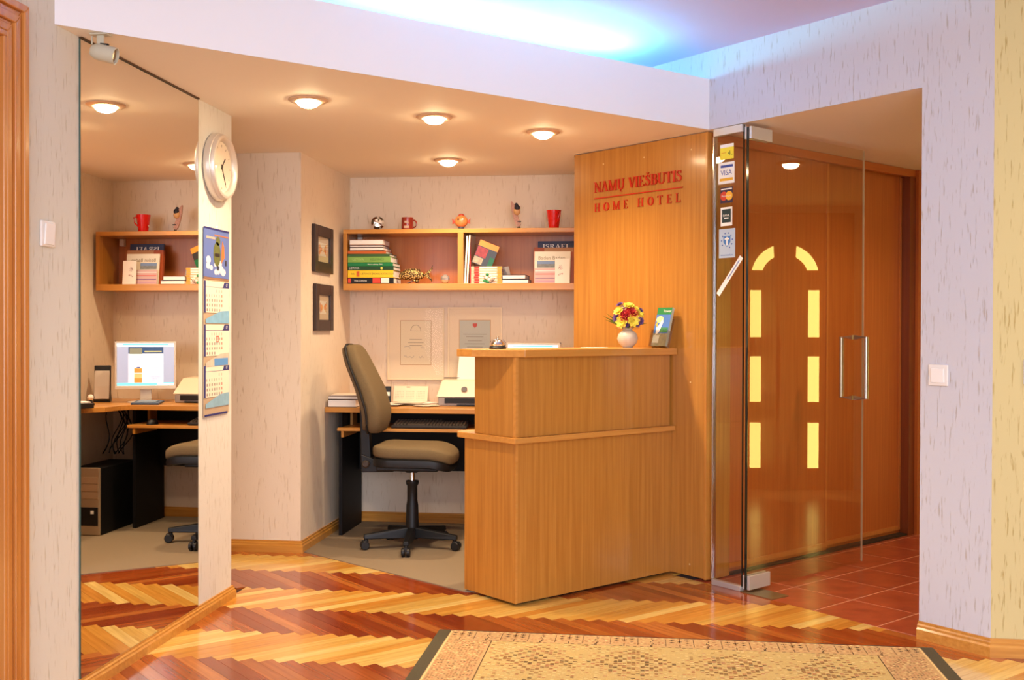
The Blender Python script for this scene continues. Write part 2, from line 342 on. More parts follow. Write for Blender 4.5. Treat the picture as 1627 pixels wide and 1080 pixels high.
for j in range(-6, 4):
    for i in range(-70, 70):
        for kind in (0, 1):
            a0, c0 = (i * PW, i * PW) if kind == 0 else (i * PW + PL, (i + 1) * PW - PL)
            la, lc = (PL, PW) if kind == 0 else (PW, PL); g = .0005
            a0 += j * PL; c0 -= j * PL
            q = [(a0 + g, c0 + g), (a0 + la - g, c0 + g), (a0 + la - g, c0 + lc - g), (a0 + g, c0 + lc - g)]
            q = [((a + c) / r2 + X0, (a - c) / r2 + Y0) for a, c in q]
            cx = sum(p[0] for p in q) / 4; cy = sum(p[1] for p in q) / 4
            if not (-3.3 < cx < 3.2 and 0.4 < cy < 6.2): continue
            q2 = []
            if cx < -1.1: q = clip(q, (K1.x, K1.y), kn)
            elif cx < -.5:
                q2 = clip(clip(q, (-.84, 0), (-1, 0)), (K1.x, K1.y), kn) if min(p[0] for p in q) < -.84 else []
                q = clip(q, (-.84, 0), (1, 0))
                if len(q) < 3: q, q2 = q2, []
            if len(q) > 2 and .1 < cx < 1.36 and max(p[0] for p in q) > 1.3:
                q2 = clip(clip(q, (1.3, 0), (1, 0)), (0, 4.3), (0, -1)); q = clip(q, (1.3, 0), (-1, 0))
            if len(q) > 2 and .1 < cx < 1.36: q = clip(q, S2(Pc), S2(Wn))
            if len(q) < 3: q, q2 = q2, []
            if len(q) > 2 and cx >= 1.36: q = clip(q, (0, 4.3), (0, -1))
            if len(q) > 2 and cx < XM + .1 and cy < 4.9: q = clip(q, (XM - .005, 0), (1, 0))
            if len(q) > 2 and cx < -1.3: q = clip(q, (0, 5.775), (0, -1))
            if len(q) < 3 or areap(q) < 1e-4: continue
            px = [to_px(*p) for p in q]
            vis = 0.0
            if all(px):
                cl = px
                for pt, nn in (((0, 0), (1, 0)), ((1627, 0), (-1, 0)), ((0, 1080), (0, -1))):
                    if len(cl) > 2: cl = clip(cl, pt, nn)
                if len(cl) > 2: vis = areap(cl)
                if -.83 < cx < 1.11 and cy < 4.2: vis *= 0.01
                if cx < -.3 and cx > XM and vis == 0: vis = 0.0
            planks.append((vis, kind, (q, q2 if len(q2) > 2 and areap(q2) > 1e-5 else None), random.Random(i * 31 + j * 7 + kind).random()))
planks.sort(key=lambda t: -t[0])
rest = [MB(), MB()]
def plank_mesh(mb, qq):
  for q in qq:
    if not q: continue
    n = len(q); ar = sum(q[i][0] * q[(i + 1) % n][1] - q[(i + 1) % n][0] * q[i][1] for i in range(n))
    if ar < 0: q = q[::-1]
    mb.prism(q, -.008, 0)
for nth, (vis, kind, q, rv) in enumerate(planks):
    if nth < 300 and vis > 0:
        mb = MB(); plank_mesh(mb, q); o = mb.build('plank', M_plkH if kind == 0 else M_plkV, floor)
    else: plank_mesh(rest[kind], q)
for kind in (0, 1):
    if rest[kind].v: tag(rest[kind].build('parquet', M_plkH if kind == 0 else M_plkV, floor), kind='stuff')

cp = [S2(K1), S2(K2), S2(Cc + Vd * -.3 + Ud * .05), (-.5, 5.2), (.1, 5.55), (-.2, 6.0), (-.26, 6.773), (XM, 6.773), (XM, 5.79)]
structure(MB().prism(cp, -.008, .004), 'floor_carpet', M_carpet)
hall_poly = [S2(Pc), S2(Jc), (1.2, 4.62), (3.86, 4.72), (3.86, 7.3), (1.7, 7.1), S2(Ec + Ud * 2.0 - Vd * .06), S2(Ec - Vd * .06)]
fh = structure(MB().prism(hall_poly, -.008, -.0008), 'floor_hall', pm('grout', (226, 166, 128), 0.8))
M_tile = wood('tile_terracotta', (150, 62, 36), (186, 88, 52), 'X', rough=0.28, fine=14, along=9, coat=0.2)
ts = .318
for iu in range(-4, 16):
    for iv in range(-2, 14):
        u0 = 4.38 + iu * ts; v0 = -2.778 + iv * ts - 2 * ts; g = .0032
        q = [Ud * a + Vd * b for a, b in ((u0 + g, v0 + g), (u0 + ts - g, v0 + g), (u0 + ts - g, v0 + ts - g), (u0 + g, v0 + ts - g))]
        q = [S2(p) for p in q]
        q = clip(q, S2(Pc), (-Wn.x, -Wn.y)); q = clip(q, S2(Ec - Vd * .06), S2(Vd)) if len(q) > 2 else q
        for a, n in (((3.86, 0), (-1, 0)), ((0, 4.48), (0, 1)), ((0, 7.2), (0, -1))):
            if len(q) > 2: q = clip(q, a, n)
        if len(q) > 2 and areap(q) > 8e-4 and sum(p[0] for p in q) / len(q) < 3.2: MB().prism(q, -.0008, 0).build('tile', M_tile, fh)

# walls
DY0, DY1, DZ = 2.10, 2.975, 2.115                                 # opening of the door in the left wall
mb = MB().box((XM - .14, -3, 0), (XM, DY0, HC + .1)).box((XM - .14, DY1, 0), (XM, 4.761, HC + .1)).box((XM - .14, DY0, DZ), (XM, DY1, HC + .1))
wall_left = structure(mb, 'wall_left', M_wallL)
structure(MB().prism([(-3.4, 5.772), (XM, 5.772), (XM, 6.9), (-2.03, 6.9), (-2.03, 5.9), (-3.4, 5.9)], 0, HC), 'wall_alcove_left', M_wallA)
structure(MB().box((-2.03, YB, 0), (.6, YB + .12, HC)), 'wall_back', M_wallA)
structure(MB().box((-.26, 5.95, 0), (-.16, YB, HS + .05)), 'wall_alcove_right', M_wallA)
structure(MB().box((-3.4, 4.6, 0), (-3.28, 5.9, HC)).box((-3.4, 4.62, 0), (-2.03, 4.761, HC)), 'wall_niche', M_wallA)
structure(MB().prism([S2(Jc), S2(Wc), (Wc.x + .03, Wc.y + .05), (4.2, 4.34), (4.2, 4.76), (1.24, 4.64)], 0, HC + .1), 'wall_right', M_wallR)
structure(MB().prism([S2(Wc), (4.2, 4.24), (4.2, 4.335), (Wc.x + .032, Wc.y + .048)], 0, HC + .1), 'wall_front_right', M_wallY)
structure(MB().prism([(3.86, 4.7), (3.98, 4.7), (3.98, 7.5), (3.86, 7.5)], 0, HS + .05), 'wall_hall_end', M_wallA)
structure(MB().prism([S2(Ec + Ud * 2.12), (3.9, 7.3), (3.9, 7.45), S2(Ec + Ud * 2.3 - Vd * .1)], 0, HS + .05), 'wall_hall_far', M_wallA)
structure(MB().box((4.1, -3, 0), (4.2, 4.3, HC + .1)), 'wall_far_right', M_wallL)
# ceilings, cove and beam
soff = [(XM, 3.266 + .006), S2(Pc + Vector((-.0, .0062, 0))), S2(Jc - Wn * .004), (1.3, 4.7), (4.0, 4.7), (4.0, 7.6), (-3.4, 7.6), (-3.4, 4.7), (XM, 4.7)]
structure(MB().prism(soff, HS, HS + .07), 'ceiling_soffit', M_soffit)
structure(MB().box((-3.4, -3, HC), (4.3, 7.6, HC + .1)), 'ceiling', pm('ceiling_lilac_cast', (212, 206, 242), 0.85, bump=0.15, bscale=350))  # lilac cast of the light put into the ceiling's base colour
fd = (Pc - Qc).normalized(); fn = Vector((-fd.y, fd.x, 0))
structure(MB().prism([S2(Qc), S2(Pc), S2(Pc + fn * .0035), S2(Qc + fn * .0035)], HS - .0004, HS + .0705).prism([S2(Qc), S2(Pc), S2(Pc + fn * .045), S2(Qc + fn * .045)], HS + .0705, 2.464), 'beam_fascia', M_white)
mb = MB().prism([S2(Pc), S2(Jc), S2(Jc - Wn * .14), S2(Pc - Wn * .14)], HS + .0705, HC)
mb.prism([S2(Pc), S2(Jc), S2(Jc - Wn * .0035), S2(Pc - Wn * .0035)], HS - .0004, HS + .0705)
mb.prism([S2(Pc - Wd * 1.0), S2(Pc), S2(Pc - Wn * .14), S2(Pc - Wd * 1.0 - Wn * .14)], HS + .071, HC)
structure(mb, 'beam_opening', M_wallR)
structure(MB().prism([S2(Qc + fn * 1.0 - fd * .3), S2(Pc + fn * 1.0), S2(Pc + fn * 1.1), S2(Qc + fn * 1.1 - fd * .3)], HS + .071, HC), 'wall_cove', M_white)
# the tube lamp lying in the cove
CY = (0.10, 0.62, 1.0)
mt = pm('cove_tube_glow', (120, 220, 255), 0.4, emit=(120, 220, 255), strength=105)
lc = Qc + fd * 1.86 + fn * .20
cov = thing('cove_lamp', (lc.x, lc.y, HS + .071), math.atan2(fd.y, fd.x), 'pale blue fluorescent tube lying hidden behind the ceiling fascia', 'lamp')
MB().box((-.80, -.03, 0), (.80, .03, .15)).build('batten', M_white, cov, .004)
MB().tube([(-.76, 0, .168), (.76, 0, .168)], .013, 12).build('tube', mt, cov)

# baseboards
def baseboard(name, pts, mat=None, hgt=.066):
    """moulded board along pts; room on the right-hand side of the path"""
    mb = MB(); prof = [(0, 0), (.018, 0), (.018, hgt * .55), (.013, hgt * .66), (.013, hgt * .78), (.008, hgt * .86), (.008, hgt), (0, hgt)]
    P = [Vector((*p, 0)) for p in pts]; rows = []
    for i, p in enumerate(P):
        ns = []
        if i: d = (p - P[i - 1]).normalized(); ns.append(Vector((d.y, -d.x, 0)))
        if i < len(P) - 1: d = (P[i + 1] - p).normalized(); ns.append(Vector((d.y, -d.x, 0)))
        n = ns[0] if len(ns) == 1 else (ns[0] + ns[1]) / (1 + ns[0].dot(ns[1]))
        rows.append([p + n * a + Vector((0, 0, b)) for a, b in prof])
    vs = [v for r in rows for v in r]; m = len(prof); fs = []
    for i in range(len(rows) - 1):
        for a in range(m): b = (a + 1) % m; fs.append((i * m + a, (i + 1) * m + a, (i + 1) * m + b, i * m + b))
    fs += [tuple(range(m)), tuple(range(len(rows) * m - 1, (len(rows) - 1) * m - 1, -1))]
    mb.add(vs, fs); return structure(mb, name, mat or M_pine_y)
baseboard('baseboard_left', [(XM, 3.09), (XM, 4.761), (XM - .3, 4.761)], hgt=.055)
baseboard('baseboard_alcove', [(-3.2, 5.772), (XM, 5.772), (XM, YB), (-.26, YB)])
baseboard('baseboard_right', [S2(Jc), S2(Wc), (4.1, 4.24)], hgt=.07)

# door in the left wall
d1 = structure(MB().box((XM - .04, DY0 + .002, 0), (XM - .004, DY1 - .018, DZ - .018)), 'door_1', wood('door_pine', (120, 62, 26), (146, 80, 36), 'Z', rough=.5, coat=0))
cas = MB()
for i, (w0, w1, t) in enumerate([(0, .024, .030), (.024, .040, .018), (.040, .066, .026), (.066, .078, .016), (.078, .1, .022)]):
    y0, y1 = DY1 + .1 - w1, DY1 + .1 - w0; z0, z1 = DZ + .1 - w1, DZ + .1 - w0
    cas.add([(XM, y0, 0), (XM, y1, 0), (XM, y1, z1), (XM, y0, z0), (XM + t, y0, 0), (XM + t, y1, 0), (XM + t, y1, z1), (XM + t, y0, z0)],
            [(0, 1, 2, 3), (7, 6, 5, 4), (0, 4, 5, 1), (1, 5, 6, 2), (3, 2, 6, 7), (0, 3, 7, 4)])
    cas.add([(XM, y0, z0), (XM, y1, z1), (XM, DY0 - .1, z1), (XM, DY0 - .1, z0), (XM + t, y0, z0), (XM + t, y1, z1), (XM + t, DY0 - .1, z1), (XM + t, DY0 - .1, z0)],
            [(3, 2, 1, 0), (4, 5, 6, 7), (1, 5, 4, 0), (2, 6, 5, 1), (3, 7, 6, 2), (0, 4, 7, 3)])
cas.box((XM - .13, DY1 - .017, 0), (XM + .021, DY1 - .0003, DZ - .017)).box((XM - .13, DY0 + .001, DZ - .017), (XM + .021, DY1 - .0003, DZ - .0003))
structure(cas, 'trim_1', M_pine, .003)

# entrance door in the hall (seen as a reflection in the glass leaf)
ED = 6.115
d2 = structure(MB().box((3.82, ED - .46, 0), (3.858, ED + .46, 2.08)), 'door_2', M_red_wood)
M_lite = pm('frosted_pane', (240, 232, 160), 0.4, emit=(236, 226, 120), strength=9.0, noise=.1, nscale=60)
for s in (-1, 1):
    for z0, z1 in ((.17, .523), (.686, 1.04), (1.19, 1.556)):
        MB().box((3.812, ED + s * .225 - .042, z0), (3.819, ED + s * .225 + .042, z1)).build('pane', M_lite, d2)
    out = _arc(0, 0, .262, .255, R(12), R(70), 8); inn = _arc(0, 0, .182, .170, R(62), R(18), 8)
    arc = [(ED + s * x, 1.66 + y) for x, y in out] + [(ED + s * x, 1.66 + y) for x, y in inn]
    mb = MB(); mb.prism(arc, 0, .007, 0, Matrix(((0, 0, -1, 3.819), (1, 0, 0, 0), (0, 1, 0, 0), (0, 0, 0, 1)))); mb.build('arched_pane', M_lite, d2)
structure(MB().box((3.83, ED - .54, 0), (3.859, ED - .46, 2.16)).box((3.83, ED + .46, 0), (3.859, ED + .54, 2.16)).box((3.83, ED - .54, 2.08), (3.859, ED + .54, 2.16)), 'trim_2', M_red_wood)

# ------------------------------------------------------------------ mirror
mir = thing('wall_mirror', (XM, 3.415, .055), 0, 'tall frameless wall mirror reflecting the office alcove beside the clock', 'mirror')
mb = MB().box((.0005, 0, 0), (.006, .963, HS - .055 - .006), 1)
mb.add([(.0062, .0015, .001), (.0062, .9615, .001), (.0062, .9615, HS - .063), (.0062, .0015, HS - .063)], [(0, 1, 2, 3)], 0)
mb.build('mirror_glass', [pm('silvering', (240, 236, 230), 0.0, 1.0), pm('mirror_edge', (58, 84, 74), 0.3)], mir)
MB().box((0, 0, HS - .061), (.012, .963, HS - .0555)).build('top_rail', pm('bronze_rail', (92, 64, 40), 0.4, 0.6), mir)

# ------------------------------------------------------------------ downlights
M_bulb = pm('bulb_glow', (255, 244, 220), 0.3, emit=(255, 226, 176), strength=GLOW)
M_ring = pm('ring_metal', (222, 190, 160), 0.35, 0.5)
def downlight(x, y, label, watts):
    t = thing('ceiling_downlight', (x, y, HS), 0, label, 'downlight', 'recessed ceiling downlights')
    MB().lathe([(.050, -.0005), (.083, -.0005), (.084, -.005), (.076, -.010), (.056, -.012), (.050, -.006)], 40).build('ring', M_ring, t)
    MB().lathe([(.049, -.002), (.049, -.010), (.045, -.020), (.036, -.029), (.02, -.035), (.001, -.037)], 32).build('bulb', M_bulb, t)
    l = bpy.data.lights.new('downlight_beam', 'SPOT'); l.energy = watts; l.color = WARM; l.spot_size = R(150); l.spot_blend = 0.9; l.shadow_soft_size = .04
    o = bpy.data.objects.new('downlight_beam', l); COL.objects.link(o); o.parent = t; o.location = (0, 0, -.045)
    return t
downlight(-1.427, 4.454, 'lit round downlight nearest the mirror in the alcove ceiling', SPOT_W)
downlight(-.963, 4.870, 'lit round downlight between two others along the ceiling fascia', SPOT_W)
downlight(-.501, 5.297, 'lit round downlight nearest the lettered wooden panel', SPOT_W)
downlight(-1.128, 6.118, 'lit round downlight deepest in the alcove, above the wall shelf', SPOT_W)
downlight(1.698, 5.656, 'lit round downlight in the hall, mirrored in the glass door', SPOT_W * .8)

# track spot by the mirror
sp = thing('ceiling_spotlight', (-1.80, 3.392, HS), 0, 'small beige swivel spotlight on the ceiling by the mirror top', 'spotlight')
M_beige = pm('beige_lamp', (196, 188, 164), 0.4)
MB().box((-.03, -.02, -.006), (.03, .02, -.0005)).box((-.012, -.004, -.05), (.012, .004, -.004)).box((-.032, -.003, -.035), (-.028, .003, -.004)).build('bracket', M_beige, sp, .001)
Msp = T(0, 0, -.062) @ RZ(R(8)) @ RY(R(103))
MB().lathe([(.001, -.034), (.018, -.030), (.026, -.016), (.028, 0), (.028, .052), (.025, .052), (.024, .040)], 28, 0, Msp).build('lamp_head', M_beige, sp)
MB().lathe([(.001, .041), (.0235, .041), (.0235, .043), (.001, .043)], 24, 0, Msp).build('lens', pm('spot_lens', (150, 112, 66), 0.15, 0.5), sp)
MB().box((-.0045, -.0045, 0), (.0045, .0045, .028), 0, T(0, 0, -.0355) @ RY(R(97))).build('vent_slot', M_black, sp)

# ------------------------------------------------------------------ wardrobe with the sign panel, running into the hall
wr = thing('built_in_wardrobe', (Ec.x, Ec.y, 0), UA, 'built-in beech wardrobe with sliding doors along the tiled hall', 'wardrobe')   # local x along the hall, local -y to the front room
MB().box((0, .004, .012), (.020, .95, HS - .004)).build('side_panel', M_beech, wr, .001)
MB().box((-.002, -.004, .008), (.034, .012, HS - .003)).build('edge_strip', wood('beech_pale', (188, 122, 50), (206, 142, 66), 'Z', rough=.25), wr, .002)
MB().box((.034, .002, .004), (.19, .02, HS - .003)).build('stile', M_beech, wr)
MB().box((.034, .0, 2.172), (2.0, .032, HS - .002)).build('header', wood('wardrobe_wood_x', (182, 94, 38), (200, 114, 50), 'X'), wr)
for n, (a, b, y) in enumerate([(.19, 1.085, .035), (1.075, 1.888, .058)]):
    dr = MB().box((a, y, .0125), (b, y + .018, 2.205)).build('sliding_door', M_red_wood, wr)
    MB().box((b - .018, y - .006, .03), (b - .001, y - .0002, 2.171)).box((a + .0005, y - .006, .03), (a + .014, y - .0002, 2.171)).build('edge_profile', wood('profile_wood', (196, 116, 50), (210, 132, 62), 'Z'), dr)
    MB().box((a + .015, y - .006, .03), (b - .019, y - .0002, .055)).build('bottom_rail', MATS['profile_wood'], dr)
MB().box((.19, .008, 0), (1.9, .09, .012)).build('floor_track', pm('track_dark', (52, 40, 30), 0.6), wr)
MB().box((1.89, .0, 0), (1.955, .1, 2.178)).build('shadow_post', wood('shaded_post_wood', (120, 56, 22), (140, 70, 30), 'Z'), wr)  # fills the dark gap by the door; its shade is put into the colour
MB().box((1.955, -.02, 0), (2.12, .1, HS - .003)).build('end_post', M_red_wood, wr)
MB().box((.02, .93, .012), (1.9, .95, HS - .004)).build('back_panel', M_red_wood, wr)
for z in (.07, .98, 2.14):
    for y in (.10, .42, .72):
        MB().lathe([(.001, 0), (.004, 0), (.004, .0016), (.001, .002)], 10, 0, T(0, y, z) @ RY(R(-90))).build('screw_cap', pm('cap_pale', (230, 200, 140), 0.5), wr)

# sign letters on the panel
sg = thing('hotel_sign', tuple(Ec - Vd * .7866 + Vector((0, 0, 1.87))), 0, 'raised red two-line hotel name lettering on the wooden panel', 'sign')
M_red = pm('sign_red', (196, 44, 18), 0.35)
Fm = frame((0, 0, 0), Vd, -Ud)
lift = T(0, 0, .0008)
serif_line('NAMŲ VIEŠBUTIS', .628, .056, .007, M_red, sg, Fm @ lift @ T(0, .120, 0), .03)
MB().box((0, .0845, .0008), (.632, .0905, .006), 0, Fm).build('rule', M_red, sg)
K = 0.11
serif_line('HOME HOTEL', .622, .045, .006, M_red, sg, Fm @ lift @ T(0, .015, 0), .42)
K = 0.17

# ------------------------------------------------------------------ reception counter
ct = thing('reception_counter', (Cc.x, Cc.y, 0), UA, 'tall beech reception counter with an overhanging top and mid ledge', 'counter')
# local: x along the front (to the panel), front face at y=0, depth to +y
LEN = 1.035
M_inner = wood('beech_inner', (184, 116, 52), (204, 138, 66), 'Z')
MB().box((.0, 0, .012), (LEN, .018, .730)).build('lower_front', M_beech, ct, .0012)
MB().box((.0, .0185, .012), (.018, .374, .730)).build('lower_side', M_beech, ct, .0012)
MB().box((-.0015, -.0015, .012), (.012, .0, .730)).build('lower_edge', M_beechx, ct)
MB().box((.013, 0, .757), (LEN - .012, .018, 1.115)).build('upper_front', M_beech, ct, .0012)
MB().box((.0, .0185, .757), (.018, .298, 1.115)).build('upper_side', M_beech, ct, .0012)
MB().box((-.0012, -.0012, .757), (.013, .018, 1.115)).build('upper_edge', M_beechx, ct)
MB().box((.02, .28, .012), (LEN, .298, 1.114)).build('inner_panel', M_inner, ct)
MB().box((.03, .03, 0), (LEN - .02, .26, .012)).build('plinth', M_black, ct)
led = [(-.028, -.028), (LEN - .001, -.028), (LEN - .001, .42), (.06, .44), (-.005, .425), (-.028, .395)]
MB().prism(led, .7305, .7565).build('ledge', M_beechx, ct, .003)
top = [(.020, -.040), (LEN - .001, -.040), (LEN - .001, .36), (.0, .36), (-.105, .30), (-.105, .188)]
MB().prism(top, 1.1155, 1.150).build('countertop', M_beechx, ct, .003)

# ------------------------------------------------------------------ glass front
gp = thing('glass_panel', (Pc.x, Pc.y, 0), math.atan2(Wd.y, Wd.x), 'narrow fixed clear glass panel beside the wooden edge, with stickers', 'glass panel')
zt = HS - .004
mb = MB().box((.028, .012, .022), (.205, .022, zt), 0); pane = mb.build('pane', M_glass, gp)
MB().box((.2052, .012, .022), (.2068, .022, zt)).build('pane_edge', M_glassedge, gp)
MB().box((.024, .002, .0), (.2065, .032, .026)).build('bottom_rail', M_alu, gp, .002)
MB().box((.024, .002, zt - .035), (.2065, .032, zt + .002)).build('top_rail', M_alu, gp, .002)
MB().box((.020, .004, .027), (.0275, .030, zt - .036)).build('wall_profile', M_chrome, gp, .001)
LA = R(47.9); hp = Pc + Wd * .230 - Wn * .017
gd = thing('glass_door', (hp.x, hp.y, 0), LA, 'open frameless clear glass door leaf with a steel pull handle', 'door')
leafL = 1.005
MB().box((0, -.005, .010), (leafL, .005, HS - .020)).build('leaf', M_glass, gd)
MB().box((-.0035, -.006, .010), (-.0002, .006, HS - .020)).build('leaf_edge', M_glassedge, gd)
MB().box((leafL + .0002, -.005, .010), (leafL + .0022, .005, HS - .020)).build('leaf_edge', pm('edge_bright', (206, 190, 160), 0.15, coat=.5), gd)
for z0, z1 in ((.012, .078), (HS - .075, HS - .016)):
    pf = MB().box((.0, .0055, z0), (.165, .020, z1)).box((.0, -.020, z0), (.165, -.0055, z1)); pf.build('patch_fitting', M_alu, gd, .002)
hx = leafL - .085
for s in (1, -1):
    hh = MB(); y = s * .074; hh.tube([(hx, s * .0055, .885), (hx, y, .885), (hx, y, 1.205), (hx, s * .0055, 1.205)], .0125, 14)
    hh.build('pull_handle', M_steel, gd)
tag(MB().prism([S2(Pc + Wd * .21 - Wn * .0), S2(Pc + Wd * .40), S2(Pc + Wd * .40 - Wn * .12), S2(Pc + Wd * .21 - Wn * .12)], .0002, .004).build('pivot_plate', pm('plate_brass', (150, 128, 92), 0.35, 0.8)), 'flat metal floor pivot plate under the glass door hinge', 'floor plate')

# stickers on the fixed pane (outer face)
Gf = frame(tuple(Pc - Wn * .0119), Wd, Wn)
def sticker(name, x0, x1, z0, z1, col, label):
    o = thing(name, tuple(Gf @ Vector(((x0 + x1) / 2, z0, 0))), 0, label, 'sticker', 'stickers on the glass panel')
    F = frame((0, 0, 0), Wd, Wn); w = (x1 - x0) / 2; h = z1 - z0
    MB().box((-w, 0, .0003), (w, h, .0010), 0, F).build('backing', col, o)
    return o, F, w, h
WHT = pm('sticker_white', (238, 236, 226), 0.5); BLU = pm('sticker_blue', (52, 74, 150), 0.5); GOLD = pm('sticker_gold', (226, 170, 40), 0.5); YEL = pm('sticker_yellow', (240, 220, 60), 0.5)
def rect(par, F, x0, x1, y0, y1, z, mat, name='print'): return MB().box((x0, y0, z), (x1, y1, z + .0003), 0, F).build(name, mat, par)
o, F, w, h = sticker('card_sticker', .061, .147, 2.062, 2.135, YEL, 'yellow and white sticker at the top of the glass panel')
rect(o, F, -w, w, h - .016, h, .0011, WHT, 'white_band'); text('print', '4L', .03, pm('sticker_green', (60, 90, 30), .6), o, F @ T(.022, .028, .0015)); rect(o, F, -.034, -.004, .03, .034, .0011, GOLD)
o, F, w, h = sticker('card_sticker', .050, .152, 1.945, 2.048, WHT, 'white blue and gold payment card sticker under the yellow one')
rect(o, F, -.036, .042, .078, .090, .0011, BLU, 'blue_band'); rect(o, F, -.042, .042, .014, .027, .0011, GOLD, 'gold_band'); text('print', 'VISA', .036, BLU, o, F @ T(0, .052, .0015))
o, F, w, h = sticker('card_sticker', .064, .141, 1.852, 1.928, pm('sticker_navy', (52, 32, 62), .5), 'sticker with overlapping red and yellow circles')
for xx, cc, zz in ((-.017, (206, 62, 40), .0011), (.017, (240, 176, 50), .0014)):
    mb = MB(); mb.prism([(xx + .022 * math.cos(a * PI / 10), .034 + .022 * math.sin(a * PI / 10)) for a in range(20)], zz, zz + .0003, 0, F); mb.build('circle', pm('circle_%d' % cc[1], cc, .5), o)
text('print', 'MasterCard', .0125, WHT, o, F @ T(0, .034, .0020)); rect(o, F, -.034, .034, .064, .070, .0011, WHT)
o, F, w, h = sticker('card_sticker', .066, .139, 1.742, 1.832, WHT, 'white-bordered dark green square sticker')
rect(o, F, -.028, .028, .016, .080, .0011, pm('sticker_dark', (20, 48, 50), .5), 'dark_square'); text('print', 'BANK', .016, WHT, o, F @ T(0, .05, .0016)); rect(o, F, -.014, .014, .034, .040, .0014, WHT)
o, F, w, h = sticker('card_sticker', .056, .158, 1.588, 1.728, pm('sticker_grey', (176, 192, 206), .5), 'pale blue sticker with a shield and a ring of stars')
mb = MB(); mb.prism([(-.022, .105), (-.022, .075), (0, .052), (.022, .075), (.022, .105)], .0011, .0014, 0, F); mb.build('shield', pm('shield_blue', (70, 120, 180), .5), o)
rect(o, F, -.004, .004, .06, .1, .0015, WHT, 'mark'); rect(o, F, -.014, .014, .088, .095, .0015, WHT, 'mark')
for a in range(9):
    an = R(-60 + a * 34); MB().lathe([(.001, 0), (.004, 0), (.004, .0004), (.001, .0004)], 5, 0, F @ T(.034 * math.cos(an), .082 + .038 * math.sin(an), .0011)).build('star', BLU, o)
text('print', 'www.hotels.eu', .013, BLU, o, F @ T(0, .014, .0015))
stp = thing('paper_strip', tuple(Gf @ Vector((.125, 1.50, 0))), 0, 'slanting white paper strip taped low on the glass panel', 'paper strip')
Fs = frame((0, 0, 0), Wd, Wn) @ RZ(R(50))
MB().box((-.115, -.012, .0012), (.115, .012, .0018), 0, Fs).build('strip', WHT, stp)
MB().box((-.02, -.003, .0019), (.095, .003, .0021), 0, Fs).build('print', pm('print_blue', (120, 130, 180), .6), stp)

# ------------------------------------------------------------------ wall shelf
SX0, SX1, SY0, SZ0, SZ1 = -1.858, -.285, 6.50, 1.483, 1.859
sh = thing('wall_shelf', (0, 0, 0), 0, 'beech wall shelf with two open bays along the back wall', 'shelf')
MB().box((SX0, SY0, SZ1 - .026), (SX1, YB - .001, SZ1)).build('top_board', M_beechx, sh, .0015)
MB().box((SX0, SY0, SZ0), (SX1, YB - .001, SZ0 + .040)).build('bottom_board', M_beechx, sh, .0015)
for x in (SX0, SX1 - .024): MB().box((x, SY0, SZ0 + .0402), (x + .024, YB - .001, SZ1 - .0262)).build('side_board', M_beech, sh, .001)
MB().box((-1.138, SY0 + .001, SZ0 + .0402), (-1.102, YB - .02, SZ1 - .0262)).build('divider', M_beech, sh, .001)
MB().box((SX0 + .024, YB - .016, SZ0 + .0402), (SX1 - .024, YB - .002, SZ1 - .0262)).build('back_panel', wood('shelf_back', (178, 98, 40), (196, 116, 54), 'Z'), sh)
for x in (SX0 + .03, -1.095, SX1 - .075): MB().box((x, YB - .05, SZ1 - .075), (x + .03, YB - .017, SZ1 - .028)).build('hanger', pm('hanger_white', (226, 216, 200), .5), sh, .002)
ZB = SZ0 + .0405

def book(x0, x1, z0, z1, dep, cover, label, y=SY0 + .012, pages_front=False, lettering=(), rot=0.0, cat='book', group='books lying in a pile on the shelf'):
    """a book lying flat: spine (or page edge) to the front"""
    w = x1 - x0; h = z1 - z0
    t = thing('lying_book', ((x0 + x1) / 2, y, z0), rot, label, cat, group)
    c = min(.003, h * .18)
    MB().box((-w / 2, 0, 0), (w / 2, dep, c)).box((-w / 2, 0, h - c), (w / 2, dep, h - .0002)).box(*(((-w / 2, 0, c), (w / 2, .003, h - c)) if not pages_front else ((-w / 2, dep - .003, c), (w / 2, dep, h - c)))).build('cover', cover, t, .0006)
    y0, y1 = (.0035, dep - .002) if not pages_front else (.002, dep - .0035)
    MB().box((-w / 2 + .002, y0, c + .0002), (w / 2 - .003, y1, h - c - .0002)).build('pages', M_paper, t)
    Fz = frame((0, -.0004, 0), (1, 0, 0), (0, -1, 0))
    for body, xx, sz, mat in lettering: text('lettering', body, sz, mat, t, Fz @ T(xx, h / 2, 0))
    return t, Fz, w, h
W_ = pm('print_white', (236, 232, 220), .6); Y_ = pm('print_yellow', (232, 214, 90), .6); B_ = M_ink; G_ = pm('print_green', (60, 110, 40), .6)
t, F, w, h = book(-1.832, -1.540, ZB, 1.561, .21, pm('cover_black', (28, 22, 24), .4), 'black-spined directory at the bottom of the book pile', lettering=[('Visa Lietuva', -.065, .017, W_)])
MB().box((.012, .004, -.0002), (.062, h - .003, .0006), 0, F).build('red_panel', pm('panel_red', (214, 70, 50), .5), t); MB().box((.066, .004, -.0002), (.116, h - .003, .0006), 0, F).build('white_panel', W_, t)
MB().box((-.144, .006, -.0002), (-.125, h - .006, .0006), 0, F).build('red_mark', MATS['panel_red'], t)
t, F, w, h = book(-1.832, -1.543, 1.5615, 1.607, .21, pm('cover_yellow', (236, 196, 40), .4), 'thick yellow directory in the book pile', lettering=[('LIETUVOS ĮMONIŲ KATALOGAS', .045, .0145, B_), ('Info', -.11, .015, B_)])
MB().box((-.088, .006, -.0002), (-.070, h - .006, .0006), 0, F).build('red_label', pm('label_red', (200, 90, 40), .5), t)
